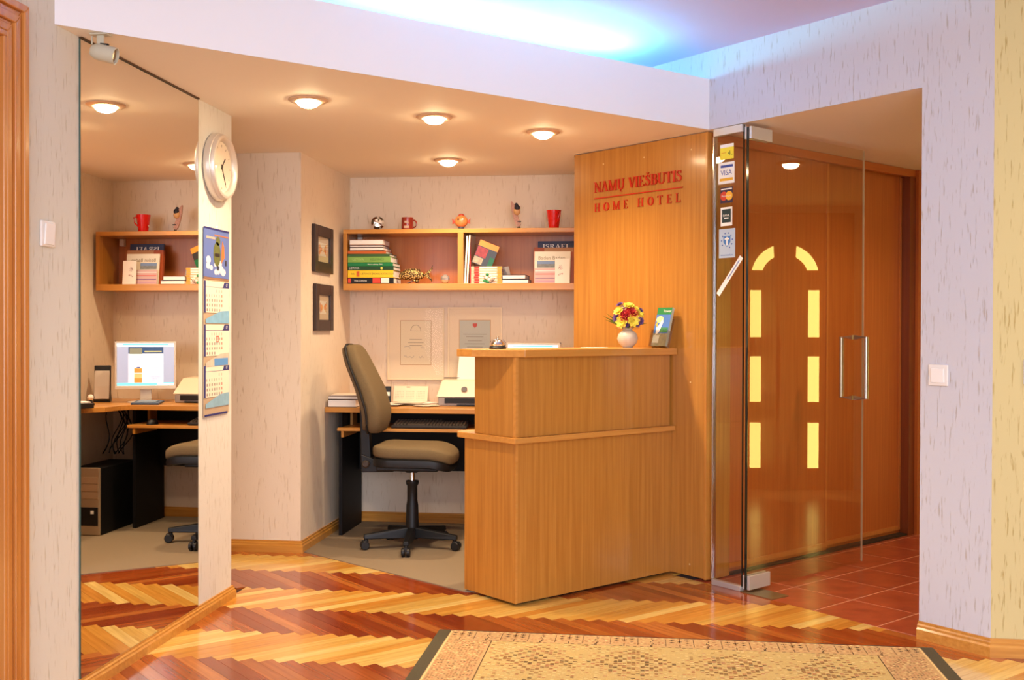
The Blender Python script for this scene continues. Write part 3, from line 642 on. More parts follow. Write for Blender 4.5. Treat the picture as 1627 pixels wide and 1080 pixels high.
t, F, w, h = book(-1.832, -1.541, 1.6075, 1.631, .20, pm('cover_deepgreen', (32, 70, 36), .4), 'dark green LIETUVA guide on the yellow directory', lettering=[('LIETUVA', -.105, .017, W_)])
MB().lathe([(.001, 0), (.008, 0), (.008, .0006), (.001, .0006)], 16, 0, F @ T(.07, h / 2, 0)).build('yellow_disc', Y_, t)
book(-1.832, -1.545, 1.6315, 1.655, .20, pm('cover_green', (24, 120, 62), .4), 'mid green book with a pale label above the LIETUVA guide', lettering=[('Rinkos apžvalga 2006', .03, .011, W_)])[0]
book(-1.832, -1.560, 1.6555, 1.691, .20, pm('cover_lime', (126, 168, 74), .4), 'thick light green book in the pile', lettering=[('LIETUVA', -.07, .019, pm('print_lime', (176, 206, 120), .6)), ('KELIONĖS', .05, .019, G_)])
book(-1.832, -1.566, 1.6915, 1.708, .20, pm('cover_moss', (58, 96, 50), .4), 'thin moss green book above the light green one')
book(-1.832, -1.590, 1.7085, 1.728, .20, pm('cover_rust', (196, 96, 36), .4), 'thin rust orange book near the top of the pile', rot=R(1.5))
book(-1.822, -1.604, 1.7285, 1.749, .18, pm('cover_brown', (70, 44, 34), .4), 'brown book showing its page edges, second from the top', pages_front=True, rot=R(-2))
book(-1.820, -1.610, 1.7495, 1.763, .18, pm('cover_brown2', (92, 62, 48), .4), 'thin dark brown book under the topmost one', pages_front=True, rot=R(1))
book(-1.822, -1.609, 1.7635, 1.797, .18, pm('cover_tan', (172, 118, 84), .4), 'pale tan book on top of the pile', pages_front=True)

# brass fish
fi = thing('brass_fish', (-1.425, SY0 + .09, ZB), 0, 'golden openwork fish ornament on a dark wire stand', 'ornament')
M_brass = pm('brass', (168, 132, 80), 0.35, 0.6)
def scales(m):
    nt = m.node_tree; L = nt.links.new; b = nt.nodes['Principled BSDF']; tc = nt.nodes.new('ShaderNodeTexCoord'); vo = nt.nodes.new('ShaderNodeTexVoronoi'); vo.inputs['Scale'].default_value = 110
    L(tc.outputs['Object'], vo.inputs['Vector']); cr = nt.nodes.new('ShaderNodeValToRGB'); cr.color_ramp.elements[0].color = rgba((232, 196, 120)); cr.color_ramp.elements[1].color = rgba((70, 44, 20)); cr.color_ramp.elements[0].position = .25; cr.color_ramp.elements[1].position = .62
    L(vo.outputs['Distance'], cr.inputs['Fac']); L(cr.outputs['Color'], b.inputs['Base Color'])
    bp = nt.nodes.new('ShaderNodeBump'); bp.invert = True; bp.inputs['Strength'].default_value = .9; bp.inputs['Distance'].default_value = .004; L(vo.outputs['Distance'], bp.inputs['Height']); L(bp.outputs[0], b.inputs['Normal'])
scales(M_brass)
def fishf(p): return Vector((p.x - .02, p.y, p.z + .005 * math.cos(p.x * 30)))
MB().blob((.082, .022, .036), (0, 0, .055), (1, 1), 24, 14, fn=fishf).build('body', M_brass, fi)
MB().add([(.05, -.003, .055), (.062, -.003, .062), (.105, -.003, .098), (.113, -.003, .118), (.116, -.003, .10), (.09, -.003, .06), (.108, -.003, .03), (.112, -.003, .01), (.095, -.003, .03), (.062, -.003, .048), (.05, .003, .055), (.062, .003, .062), (.105, .003, .098), (.113, .003, .118), (.116, .003, .10), (.09, .003, .06), (.108, .003, .03), (.112, .003, .01), (.095, .003, .03), (.062, .003, .048)],
         [tuple(range(10)), tuple(range(19, 9, -1))] + [(i, i + 10, (i + 1) % 10 + 10, (i + 1) % 10) for i in range(10)]).build('tail', M_brass, fi)
mb = MB()
for i in range(9): mb.box((-.06 + i * .011, -.002, .085), (-.052 + i * .011, .002, .098 - abs(i - 4) * .0012), 0)
mb.build('dorsal_fin', M_brass, fi)
for s in (-1, 1): MB().add([(.0, s * .014, .03), (.03, s * .02, .024), (.018, s * .022, .012), (-.006, s * .018, .02)], [(0, 1, 2, 3)]).build('belly_fin', M_brass, fi)
MB().blob((.005, .004, .005), (-.078, -.016, .062), (1, 1), 8, 6).build('eye', M_black, fi)
MB().tube([(-.05, -.02, .001), (-.01, 0, .022), (.03, .02, .001)], .003, 6).tube([(-.05, .02, .001), (-.01, 0, .022), (.03, -.02, .001)], .003, 6).build('stand', pm('stand_dark', (80, 40, 34), .4), fi)
M_crystal = pm('crystal', (240, 240, 240), 0.05, trans=1.0, ior=1.5)
mb = MB().blob((.029, .029, .029), (0, 0, .029), (1, 1), 9, 7, smooth=False); o = mb.build('crystal_ball', pm('crystal_silver', (222, 216, 210), 0.12, 0.7)); o.location = (-1.224, SY0 + .05, ZB)
tag(o, 'small faceted silver crystal ball inside the shelf', 'ornament')

# right bay
def standing(name, w, h, th, x, y, lean, cover, label, group=None, rz=0.0):
    """a thing standing on the lower board, face to the front, leaning back"""
    t = thing(name, (x, y, ZB), rz, label, 'book', group); L = RX(R(-lean))
    MB().box((-w / 2, 0, 0), (w / 2, th, h), 0, L).build('cover', cover, t, .0008)
    return t, L @ frame((0, -.0006, 0), (1, 0, 0), (0, -1, 0))
for x, hh, c, lab in ((-1.096, .292, (232, 222, 206), 'tall thin white book standing against the shelf divider'), (-1.081, .300, (214, 198, 172), 'tall cream book standing next to the white one by the divider')):
    t = thing('upright_book', (x, SY0 + .02, ZB), 0, lab, 'book', 'upright books by the divider'); S = Matrix(((1, 0, .05, 0), (0, 1, 0, 0), (0, 0, 1, 0), (0, 0, 0, 1)))
    MB().box((-.005, 0, 0), (.005, .2, hh), 0, S).build('cover', pm('spine_%d' % c[2], c, .5), t, .0006)
    MB().box((-.0035, .0006, .002), (.0035, .002, hh - .002), 0, S @ T(0, -.0012, 0)).build('page_edge', M_paper, t)
t = thing('leaning_magazine', (-1.068, SY0 + .02, ZB + .002), 0, 'magazine with an orange and black cover tilting out of the bay', 'magazine')
Lm = Matrix(((1, 0, 0, 0), (0, 1, 0, 0), (0, 0, 1, 0), (0, 0, 0, 1)))
Fm2 = frame((.012, .012, .130), (math.cos(R(-22)), .18, math.sin(R(-22))), (.18, -1, 0)) 
MB().box((0, 0, -.004), (.125, .150, 0), 0, Fm2).build('cover', pm('mag_dark', (52, 48, 44), .35), t)
MB().box((0, .115, .0001), (.125, .150, .0006), 0, Fm2).build('orange_band', pm('mag_orange', (222, 140, 46), .4), t)
MB().box((.002, .05, .0001), (.07, .11, .0006), 0, Fm2).build('red_photo', pm('mag_red', (150, 50, 44), .4, noise=.6, nscale=60), t)
MB().box((.002, .004, .0001), (.06, .045, .0006), 0, Fm2).build('pale_photo', pm('mag_pale', (170, 150, 120), .4, noise=.5, nscale=60), t)
MB().box((.095, .0, .0001), (.125, .07, .0006), 0, Fm2).build('green_photo', pm('mag_green', (24, 96, 54), .4), t)
MB().box((0.0, -.128, -.016), (.006, .15, -.006), 0, frame((.0, .012, .128), (1, 0, 0), (0, -1, 0))).build('red_spine', pm('mag_spine', (176, 50, 44), .4), t)
GUIDE = pm('guide_cover', (222, 186, 150), .4)
for i in range(7):
    z0 = ZB + i * .0152
    tt, F, w, h = book(-1.066 + (i % 2) * .004, -.868 - (i % 3) * .002, z0, z0 + .0148, .13, GUIDE, 'white and red spined guidebook in the small stack, number %d from the bottom' % (i + 1), y=SY0 + .045, group='stacked guidebooks')
    MB().box((-.075, .001, -.0002), (-.045, h - .001, .0005), 0, F).build('red_band', pm('guide_red', (190, 48, 36), .5), tt)
    MB().box((.07, .001, -.0002), (w / 2 - .001, h - .001, .0005), 0, F).build('gold_band', pm('guide_gold', (210, 150, 46), .5), tt)
    MB().box((-.04, .004, -.0002), (.065, h - .004, .0005), 0, F).build('white_band', W_, tt)
words7 = ['lowest', 'second', 'third', 'fourth', 'fifth', 'sixth', 'topmost']
for i, o in enumerate([o for o in bpy.data.objects if o.get('group') == 'stacked guidebooks']): o['label'] = '%s white and red spined guidebook in the small stack, counted from the shelf board' % words7[i]
fr = thing('flower_ornament', (-.95, SY0 + .028, ZB), 0, 'tiny green and white flower ornament before the guidebooks', 'ornament')
mb = MB()
for i, (x, z, mi) in enumerate([(-.028, .045, 1), (-.008, .05, 0), (.012, .042, 1), (-.012, .03, 1), (-.024, .012, 0), (.004, .018, 1), (.02, .03, 1), (-.006, .006, 0)]): mb.blob((.011, .007, .010), (x, 0, z + .004), (1, 1), 8, 6, mi)
mb.build('blossoms', [pm('orn_green', (40, 130, 70), .4), pm('orn_white', (226, 220, 196), .4)], fr); MB().tube([(.01, 0, .004), (.03, .0, .02), (.04, 0, .034)], .002, 6).build('twig', pm('twig', (90, 66, 50), .6), fr)
book(-.866, -.704, ZB, ZB + .026, .16, pm('cover_navy', (32, 30, 36), .4), 'lower of two white-paged books beside the guidebooks', pages_front=True, y=SY0 + .03, group='paired books')
book(-.866, -.722, ZB + .0262, ZB + .053, .16, pm('cover_char', (52, 40, 38), .4), 'upper of two white-paged books beside the guidebooks', pages_front=True, y=SY0 + .03, rot=R(-3), group='paired books')
t = thing('grey_card', (-.846, SY0 + .12, ZB + .0535), 0, 'grey card leaning upright on the guidebook end', 'card'); MB().box((-.02, 0, 0), (.02, .002, .055), 0, RY(R(-12))).build('sheet', pm('card_grey', (150, 136, 128), .6), t)
t, F = standing('upright_book', .232, .272, .018, -.545, SY0 + .135, 9, pm('cover_slate', (58, 66, 92), .35), 'tall slate blue ISRAEL book behind the other upright covers')
serif_line('ISRAEL', .17, .028, .0006, W_, t, F @ T(-.085, .225, .0), .06)
t, F = standing('upright_book', .25, .228, .03, -.556, SY0 + .094, 8, pm('cover_brick', (176, 84, 46), .4), 'brick red and tan upright book before the ISRAEL book')
MB().box((-.06, .2, 0), (.12, .226, .0006), 0, F).build('tan_panel', pm('tan_panel', (190, 136, 88), .5), t)
t, F = standing('upright_book', .222, .200, .008, -.562, SY0 + .065, 7, pm('cover_cream', (226, 214, 190), .4), 'cream town brochure with a landscape photo')
text('lettering', 'Baden Baden', .032, pm('print_taupe', (150, 130, 100), .6), t, F @ T(-.005, .158, .0004))
MB().box((-.095, .10, 0), (.015, .14, .0006), 0, F).build('photo', pm('photo_land', (128, 128, 122), .5, noise=.5, nscale=50), t); MB().box((-.095, .122, .0007), (.015, .14, .0010), 0, F).build('photo_sky', pm('photo_sky', (120, 140, 170), .5), t)
t, F = standing('upright_book', .14, .095, .004, -.600, SY0 + .048, 6, pm('cover_lilac', (206, 168, 158), .4), 'low pink and lilac booklet before the cream brochure')
for zz, c in ((.03, (150, 110, 140)), (.055, (214, 120, 110)), (.075, (236, 226, 216)), (.012, (196, 150, 170))): MB().box((-.066, zz, 0), (.066, zz + .006, .0006), 0, F).build('print', pm('stripe_%d' % c[1], c, .6), t)
t, F = standing('greeting_card', .09, .152, .003, -.497, SY0 + .022, 5, pm('card_white', (240, 226, 208), .5), 'white card with a small red floral motif'); t['category'] = 'card'
mb = MB()
rng = random.Random(4)
for i in range(26):
    a = rng.random() * 6.28; r = rng.random() ** .5; x, y = (-.012 + .016 * r * math.cos(a), .098 + .014 * r * math.sin(a)) if i < 16 else (-.012 + .016 * r * math.cos(a), .055 + .006 * r * math.sin(a) + .3 * .02 * r * math.cos(a))
    mb.box((x - .002, y - .0016, 0), (x + .002, y + .0016, .0005), i % 2, F)
mb.build('motif', [pm('motif_red', (176, 96, 84), .6), pm('motif_dark', (110, 84, 72), .6)], t)

# on top of the shelf
ZT = SZ1 + .0005
t = thing('crystal_disc', (-1.664, 6.60, ZT), R(20), 'round faceted crystal disc standing on a small foot on the shelf', 'ornament')
mb = MB(); rr = random.Random(2)
prof = [(.0, 0)]
vs = [(0, -.014, .048), (0, .014, .048)] + [(.042 * math.cos(a * PI / 7), 0, .048 + .042 * math.sin(a * PI / 7)) for a in range(14)] + [(.026 * math.cos((a + .5) * PI / 7), s * .012, .048 + .026 * math.sin((a + .5) * PI / 7)) for s in (-1, 1) for a in range(14)]
fs = []
for a in range(14):
    b = (a + 1) % 14
    for s in (0, 1):
        o0 = 16 + s * 14
        t1, t2, t3 = (2 + a, 2 + b, o0 + a), (2 + b, o0 + b, o0 + a), (o0 + a, o0 + b, s)
        fs += [t1, t2, t3] if s == 0 else [t1[::-1], t2[::-1], t3[::-1]]
for i in range(len(fs)): mb.add([vs[j] for j in fs[i]], [(0, 1, 2)], rr.choice((0, 1, 2, 0)))
mb.build('disc', [pm('facet_pale', (226, 214, 196), .2, .4), pm('facet_brown', (110, 64, 40), .15, .5), pm('facet_dark', (96, 88, 70), .2, .4)], t)
MB().box((-.03, -.018, 0), (.03, .018, .007)).build('foot', MATS['facet_dark'], t, .002)
def mug(name, loc, rz, r0, r1, h, col, label, angular=False):
    t = thing(name, loc, rz, label, 'mug'); m = pm(name + '_glaze', col, .25, coat=.3)
    MB().lathe([(.001, 0), (r0, 0), (r0 + .001, .003), (r1, h), (r1 - .003, h), (r0 - .003, .006), (.001, .006)], 28).build('cup', m, t)
    pts = [(r1 * .9, 0, h * .85), (r1 + .022, 0, h * .80), (r1 + .016, 0, h * .5), (r0 * .95, 0, h * .26)] if angular else [(r1 * .95, 0, h * .78)] + [(r1 + .002 + .022 * math.sin(a * PI / 8), 0, h * (.5 + .28 * math.cos(a * PI / 8))) for a in range(1, 8)] + [(r0 * .95, 0, h * .22)]
    MB().tube(pts, .0045, 8).build('handle', m, t)
    return t
t = mug('brown_mug', (-1.474, 6.60, ZT), R(-8), .037, .037, .080, (150, 48, 30), 'reddish brown mug with a pale print on the shelf')
Fp = frame((.006, -.0372, 0), (1, 0, 0), (0, -1, 0))
MB().box((-.014, .012, 0), (.018, .026, .0012), 0, Fp).box((-.012, .045, -.001), (.004, .056, .0008), 0, Fp).box((.006, .04, -.001), (.016, .052, .0008), 0, Fp).build('print', pm('mug_print', (206, 176, 150), .5), t)
t = mug('red_mug', (-.556, 6.60, ZT), R(-58), .029, .046, .115, (222, 22, 14), 'bright red tapered mug at the shelf end by the panel', True)
MB().box((-.014, .040, 0), (.006, .046, .0015), 0, frame((-.02, -.0375, 0), (1, -.6, 0), (-.6, -1, .15))).build('print', W_, t)
t = thing('fish_figurine', (-1.131, 6.59, ZT), 0, 'orange round fish figurine on a small blue stand', 'figurine')
M_or = pm('fig_orange', (226, 132, 72), .35, noise=.25, nscale=60)
MB().blob((.042, .034, .038), (0, 0, .052), (1, 1), 20, 14).build('body', M_or, t)
for s in (-1, 1):
    mb = MB(); mb.prism([(s * .036, .05), (s * .058, .07), (s * .054, .05), (s * .056, .036), (s * .04, .04)], -.004, .004, 0, Matrix(((1, 0, 0, 0), (0, 0, 1, 0), (0, 1, 0, 0), (0, 0, 0, 1)))); mb.build('fin', pm('fig_red', (190, 66, 40), .35), t)
    MB().blob((.006, .005, .006), (s * .014, -.031, .062), (1, 1), 10, 8).build('eye', W_ if s > 0 else M_black, t)
MB().blob((.02, .012, .012), (0, 0, .088), (1, 1), 12, 8).build('crest', MATS['fig_red'], t)
MB().box((-.062, -.018, 0), (.062, .018, .005)).lathe([(.012, .005), (.02, .012), (.016, .02), (.008, .022)], 12).build('stand', pm('fig_stand', (70, 72, 100), .4), t, .001)
t = thing('carved_figurine', (-.776, 6.60, ZT), 0, 'tall patterned board figurine with a dark bird, on a thin base', 'figurine')
pa = [(.004, .006), (.016, .03), (.006, .06), (-.008, .1), (-.022, .15), (-.042, .176), (-.046, .17), (-.042, .12), (-.030, .07), (-.016, .03)]
mb = MB(); mb.prism(pa, -.006, .006, 0, Matrix(((1, 0, 0, 0), (0, 0, 1, 0), (0, 1, 0, 0), (0, 0, 0, 1)))); mb.build('board', pm('fig_board', (176, 128, 108), .5, noise=.6, nscale=90), t, .001)
MB().blob((.022, .014, .024), (-.008, -.006, .112), (1, 1), 14, 10).build('belly', pm('fig_tan', (206, 156, 100), .5), t)
MB().blob((.018, .015, .020), (-.006, -.007, .132), (1, 1), 14, 10).blob((.011, .010, .011), (-.012, -.007, .152), (1, 1), 12, 8).build('bird', pm('fig_dark', (40, 34, 40), .5), t)
MB().box((-.004, -.01, .046), (.018, .004, .052)).build('perch', M_ink, t)
MB().lathe([(.001, 0), (.03, 0), (.03, .003), (.012, .008), (.006, .02), (.001, .021)], 16, 0, T(.004, 0, 0)).build('base', pm('fig_base', (70, 60, 44), .5), t)

# ------------------------------------------------------------------ pictures, certificates, clock, calendar, switches
def picture(y0, y1, z0, z1, label, seed):
    t = thing('picture_frame', (XM, (y0 + y1) / 2, z0), 0, label, 'picture', 'butterfly pictures on the side wall'); w = (y1 - y0) / 2; h = z1 - z0
    F = frame((0, 0, 0), (0, 1, 0), (1, 0, 0)); b = .062; m = pm('frame_dark', (52, 34, 26), .4); fm = MB()
    for x0, x1, a0, a1 in ((-w, -w + b, 0, h), (w - b, w, 0, h), (-w + b, w - b, 0, b), (-w + b, w - b, h - b, h)): fm.box((x0, a0, .001), (x1, a1, .022), 0, F)
    fm.build('frame', m, t, .002)
    MB().box((-w + b, b, .001), (w - b, h - b, .010), 0, F).build('mat', pm('picture_mat', (196, 174, 142), .7), t)
    rg = random.Random(seed); iw, ih = w - b - .035, (h - 2 * b) / 2 - .035; cz = h / 2
    MB().box((-iw, cz - ih, .0101), (iw, cz + ih, .0106), 0, F).build('paper', pm('pic_paper', (216, 212, 196), .7), t)
    mb = MB()
    for i in range(90):
        s = rg.choice((-1, 1)); a = rg.random(); r = rg.random()
        x = s * iw * (.15 + .75 * a); y = cz + ih * (.9 * a * (1 if rg.random() < .6 else -1) * r)
        d = .006 + .004 * rg.random(); mb.box((x - d / 2, y - d, .0107 + i * 2e-6), (x + d / 2, y + d, .0110 + i * 2e-6), rg.choice((0, 0, 1, 2, 3)), F)
    mb.build('painting', [pm('pa_orange', (218, 140, 60), .6), pm('pa_rust', (176, 92, 50), .6), pm('pa_yellow', (232, 196, 100), .6), pm('pa_green', (120, 128, 70), .6)], t)
    MB().box((-w + b, b, .0135), (w - b, h - b, .0150), 0, F).build('cover_glass', M_cglass, t)
picture(5.962, 6.325, 1.571, 1.843, 'upper dark-framed square butterfly picture on the side wall', 3)
picture(5.985, 6.330, 1.233, 1.503, 'lower dark-framed square butterfly picture on the side wall', 8)

def certificate(x0, x1, z0, z1, label, blue):
    t = thing('framed_certificate', ((x0 + x1) / 2, YB, z0), 0, label, 'certificate', 'certificates above the desk'); w = (x1 - x0) / 2; h = z1 - z0
    F = frame((0, 0, 0), (1, 0, 0), (0, -1, 0)); b = .010; fm = MB()
    for a0, a1, c0, c1 in ((-w, -w + b, 0, h), (w - b, w, 0, h), (-w + b, w - b, 0, b), (-w + b, w - b, h - b, h)): fm.box((a0, c0, .001), (a1, c1, .014), 0, F)
    fm.build('frame', pm('cert_frame', (232, 212, 176), .35), t, .001)
    MB().box((-w + b, b, .001), (w - b, h - b, .006), 0, F).build('mat', pm('cert_mat', (236, 218, 190), .7), t)
    iw, i0, i1 = .098, .10, h - .085
    MB().box((-iw - .004, i0 - .004, .0061), (iw + .004, i1 + .004, .0066), 0, F).build('mat_line', pm('cert_line', (200, 168, 130), .7), t)
    MB().box((-iw, i0, .0067), (iw, i1, .0072), 0, F).build('sheet', pm('cert_blue', (196, 200, 190), .7) if blue else pm('cert_cream', (232, 218, 188), .7), t)
    mb = MB(); Pz = .0073
    lines = [(.075, .014), (.055, .03), (.045, .055), (.065, .075), (.05, .095)] if blue else [(.04, .02), (.05, .04), (.04, .058)]
    top = i1 - (.075 if blue else .10)
    for hw, dz in lines: mb.box((-hw, top - dz, Pz), (hw, top - dz + .0028, Pz + .0002), 0, F)
    mb.build('print', pm('cert_ink', (140, 128, 112), .7), t)
    if blue:
        mb = MB(); mb.prism([(-.014, i1 - .018), (-.014, i1 - .034), (0, i1 - .048), (.014, i1 - .034), (.014, i1 - .018)], Pz, Pz + .0003, 0, F); mb.build('crest', pm('crest_red', (206, 90, 80), .6), t)
    else:
        mb = MB()
        for q in _rib(_arc(0, i1 - .062, .032, .036, 0, PI, 14), .0025): mb.prism(q, Pz, Pz + .0003, 0, F)
        mb.box((-.034, i1 - .064, Pz), (.034, i1 - .062, Pz + .0003), 0, F); mb.build('emblem', MATS['cert_ink'], t)
        sg_ = MB(); rg = random.Random(5)
        for cx, cz, n in ((-.05, i0 + .11, 8), (-.04, i0 + .05, 12), (.045, i0 + .11, 4), (.04, i0 + .05, 6)):
            pts = [(cx + (i - n / 2) * .006, cz + rg.uniform(-.008, .008), Pz + .0004) for i in range(n)]; sg_.tube([F @ Vector(p) for p in pts], .0008, 4)
        sg_.build('signature', pm('sign_ink', (130, 126, 140), .7), t)
    MB().box((-w + b, b, .0105), (w - b, h - b, .0120), 0, F).build('cover_glass', M_aglass, t)
certificate(-1.640, -1.270, .916, 1.380, 'framed cream certificate with an arched emblem above the desk', False)
certificate(-1.246, -.897, .905, 1.384, 'framed blue-grey certificate with a red crest behind the counter', True)

ck = thing('wall_clock', (XM, 4.575, 1.955), 0, 'round silver-rimmed wall clock above the calendar', 'clock')
Fk = frame((0, 0, 0), (0, 1, 0), (1, 0, 0)); M_rim = pm('clock_rim', (214, 204, 192), .38, .45)
MB().lathe([(.120, .001), (.140, .001), (.148, .006), (.150, .020), (.147, .032), (.143, .034), (.143, .040), (.138, .050), (.128, .052), (.118, .046), (.113, .036), (.111, .030), (.111, .005)], 64, 0, Fk).build('rim', M_rim, ck)
MB().lathe([(.001, .026), (.112, .026), (.112, .029), (.001, .029)], 48, 0, Fk).build('dial', pm('clock_dial', (244, 232, 214), .5), ck)
mb = MB()
for i in range(12):
    a = i * PI / 6; mb.box((-.0016, .088, .0291), (.0016, .099, .0298), 0, Fk @ RZ(a))
mb.build('hour_marks', pm('clock_mark', (150, 132, 112), .6), ck)
for nme, a, l, w in (('hour_hand', R(-42), .055, .0032), ('minute_hand', R(-150), .085, .0026)): MB().box((-w, -.012, .030), (w, l, .0315), 0, Fk @ RZ(a)).build(nme, M_ink, ck)
MB().lathe([(.001, .030), (.005, .030), (.005, .034), (.001, .034)], 14, 0, Fk).build('hub', M_ink, ck)
MB().lathe([(.001, .0385), (.111, .0385), (.111, .040), (.001, .040)], 48, 0, Fk).build('cover_glass', M_cglass, ck)

cal = thing('wall_calendar', (XM, 4.575, .858), 0, 'hanging wall calendar with a picture of an aircraft above three months', 'calendar')
Fc = frame((0, 0, 0), (0, 1, 0), (1, 0, 0)); NAVY = pm('cal_navy', (44, 46, 112), .5); CREAM = pm('cal_paper', (242, 226, 200), .6); SKY = pm('cal_sky', (92, 150, 206), .5)
CW = .140
MB().box((-CW, 0, .002), (CW, .60, .005), 0, Fc).build('backing', pm('cal_back', (186, 160, 130), .6), cal)
MB().box((-CW, .607, .004), (CW, .822, .007), 0, Fc).build('picture', pm('cal_blue', (96, 116, 178), .5), cal)
mb = MB(); rg = random.Random(9)
for i in range(16):
    x = rg.uniform(-.12, .10); z = .63 + rg.random() * .09 * (1 if x < .05 else .5); r = rg.uniform(.012, .026)
    mb.prism([(x + r * math.cos(a * PI / 7), z + r * .7 * math.sin(a * PI / 7)) for a in range(14)], .0071 + i * 1e-5, .0073 + i * 1e-5, 0, Fc)
mb.build('clouds', pm('cal_cloud', (226, 222, 222), .6), cal)
mb = MB(); mb.prism([(.0 + .040 * math.cos(a * PI / 10), .712 + .054 * math.sin(a * PI / 10)) for a in range(20)], .0075, .0079, 0, Fc)
mb.prism([(.012 + .025 * math.cos(a * PI / 8), .770 + .02 * math.sin(a * PI / 8)) for a in range(16)], .0075, .0079, 0, Fc); mb.prism([(.045, .67), (.085, .70), (.08, .75), (.06, .775), (.05, .72)], .0076, .0080, 1, Fc)
mb.box((-.03, .792, .0076), (.13, .797, .0080), 1, Fc); mb.box((.005, .64, .0076), (.018, .66, .0080), 2, Fc); mb.box((.095, .665, .0076), (.108, .69, .0080), 2, Fc); mb.box((-.025, .70, .0081), (.03, .715, .0083), 2, Fc)
mb.build('aircraft', [pm('cal_olive', (98, 104, 54), .5, noise=.4, nscale=80), pm('cal_orange', (206, 118, 54), .5), pm('cal_dark', (40, 34, 34), .5)], cal)
MB().box((-CW, .816, .0072), (CW, .824, .0082), 0, Fc).build('top_bar', NAVY, cal); MB().box((-.118, .775, .0075), (-.02, .785, .0079), 0, Fc).build('title', pm('cal_title', (206, 170, 150), .6), cal)
MB().tube([Fc @ Vector(p) for p in ((-.006, .822, .006), (0, .834, .006), (.006, .822, .006))], .0012, 6).build('hanger', M_steel, cal)
MB().box((-CW, .597, .0052), (CW, .607, .0062), 0, Fc).build('binding', pm('cal_bind', (150, 112, 84), .5), cal)
for kx, (z0, z1, first) in enumerate([(.452, .590, 4), (.262, .400, 2), (.082, .220, 5)]):
    sh_ = MB().box((-CW, z0, .0055), (CW, z1, .0068), 0, Fc).build('month_sheet', CREAM, cal)
    MB().box((-CW, z0 - .0005, .0069), (-CW + .018, z1, .0073), 0, Fc).build('side_strip', NAVY, sh_)
    mb = MB(); mb.prism([(CW, z1), (.09, z1), (.08, z1 - .006), (.075, z1 - .018), (.06, z1 - .026), (CW, z1 - .026)], .0069, .0073, 0, Fc); mb.box((-CW + .018, z1 - .026, .0069), (.062, z1 - .0245, .0073), 0, Fc); mb.build('corner_tab', NAVY, sh_)
    text('year', '07', .02, W_, sh_, Fc @ T(.112, z1 - .014, .0076))
    d = 1; rows = []
    for rw in range(5):
        cells = []
        for cl in range(7):
            if (rw == 0 and cl < first) or d > 30: cells.append('  ')
            else: cells.append('%2d' % d); d += 1
        for cl, cc in enumerate(cells):
            if cc.strip(): rows.append((cc, -.105 + cl * .027, z1 - .042 - rw * .021))
    dg = MB()
    for cc, x, z in rows:
        for q, ch in enumerate(cc.strip()): dg.box((x - .006 + q * .0065, z - .006, .0069), (x - .0015 + q * .0065, z + .006, .0072), 1 if x > .05 else 0, Fc)
    dg.build('dates', [pm('cal_date', (148, 124, 116), .6), pm('cal_sunday', (196, 112, 90), .6)], sh_)
    mb = MB(); mb.prism([(-CW + .018, z0 - .046), (CW, z0 - .046), (CW, z0 + .012), (.04, z0 + .008), (-.05, z0 - .012), (-CW + .018, z0 - .028)], .0074, .0078, 0, Fc); mb.build('picture_strip', pm('cal_strip%d' % kx, [(128, 178, 206), (206, 190, 170), (140, 178, 196)][kx], .5, noise=.25, nscale=30), sh_)
MB().box((-.006, .322, .0070), (.020, .326, .0080), 0, Fc).box((-.006, .346, .0070), (.020, .350, .0080), 0, Fc).box((-.006, .322, .0070), (-.002, .35, .0080), 0, Fc).box((.016, .322, .0070), (.020, .35, .0080), 0, Fc).build('date_cursor', pm('cal_red', (214, 70, 50), .5), cal)
MB().box((-.03, .218, .0079), (.125, .25, .0085), 0, Fc).build('blue_slip', SKY, cal); MB().box((-CW + .01, 0, .006), (CW - .02, .008, .008), 0, Fc).build('bottom_bar', NAVY, cal)

def switch(loc, x, n, w, h, label, rocker):
    t = thing('light_switch', loc, 0, label, 'light switch', 'white wall light switches'); F = frame((0, 0, 0), x, n); m = pm('switch_white', (236, 230, 222), .3)
    MB().box((-w / 2, -h / 2, .0005), (w / 2, h / 2, .010), 0, F).build('plate', m, t, .004, 3)
    MB().box((-rocker[0] / 2, -rocker[1] / 2, .010), (rocker[0] / 2, rocker[1] / 2, .016), 0, F @ RX(R(3))).build('rocker', pm('switch_rocker', (244, 240, 234), .2), t, .003, 3)
switch((XM, 3.215, 1.538), (0, 1, 0), (1, 0, 0), .080, .082, 'white light switch on the left wall beside the mirror', (.056, .068))
s0 = Jc + Wd * .082 * 1.0 + Vector((0, 0, 1.063)); switch(tuple(s0), Wd, Wn, .084, .084, 'white light switch on the wall beside the hall opening', (.058, .058))
switch((1.466, 4.2775, 1.084), (1, 0, 0), (0, -1, 0), .085, .095, 'light switch cut off by the picture edge', (.055, .06))

# ------------------------------------------------------------------ desk
DF, DZ1 = 6.216, .776
dk = thing('corner_desk', (0, 0, 0), 0, 'beech-topped black corner desk along the alcove back wall', 'desk')
MB().prism([(XM + .002, YB - .002), (XM + .002, DF), (-.66, DF), (-.625, 6.16), (-.60, 6.02), (-.52, 5.92), (-.52, 5.66), (-.33, 5.80), (-.418, 6.005), (-.388, 6.05), (-.265, 6.18), (-.262, YB - .002)], .745, DZ1).build('desktop', M_beechx, dk, .003)
MB().box((-1.815, DF + .05, .004), (-1.795, YB - .06, .7445)).build('side_panel', M_blackwood, dk)
MB().box((-.645, DF + .10, .004), (-.625, YB - .06, .7445)).build('side_panel', M_blackwood, dk)
MB().box((-1.794, YB - .12, .352), (-.646, YB - .10, .7445)).build('modesty_panel', M_blackwood, dk)
MB().box((-1.805, 6.19, .638), (-.652, 6.56, .656)).build('keyboard_tray', M_beechx, dk, .002)
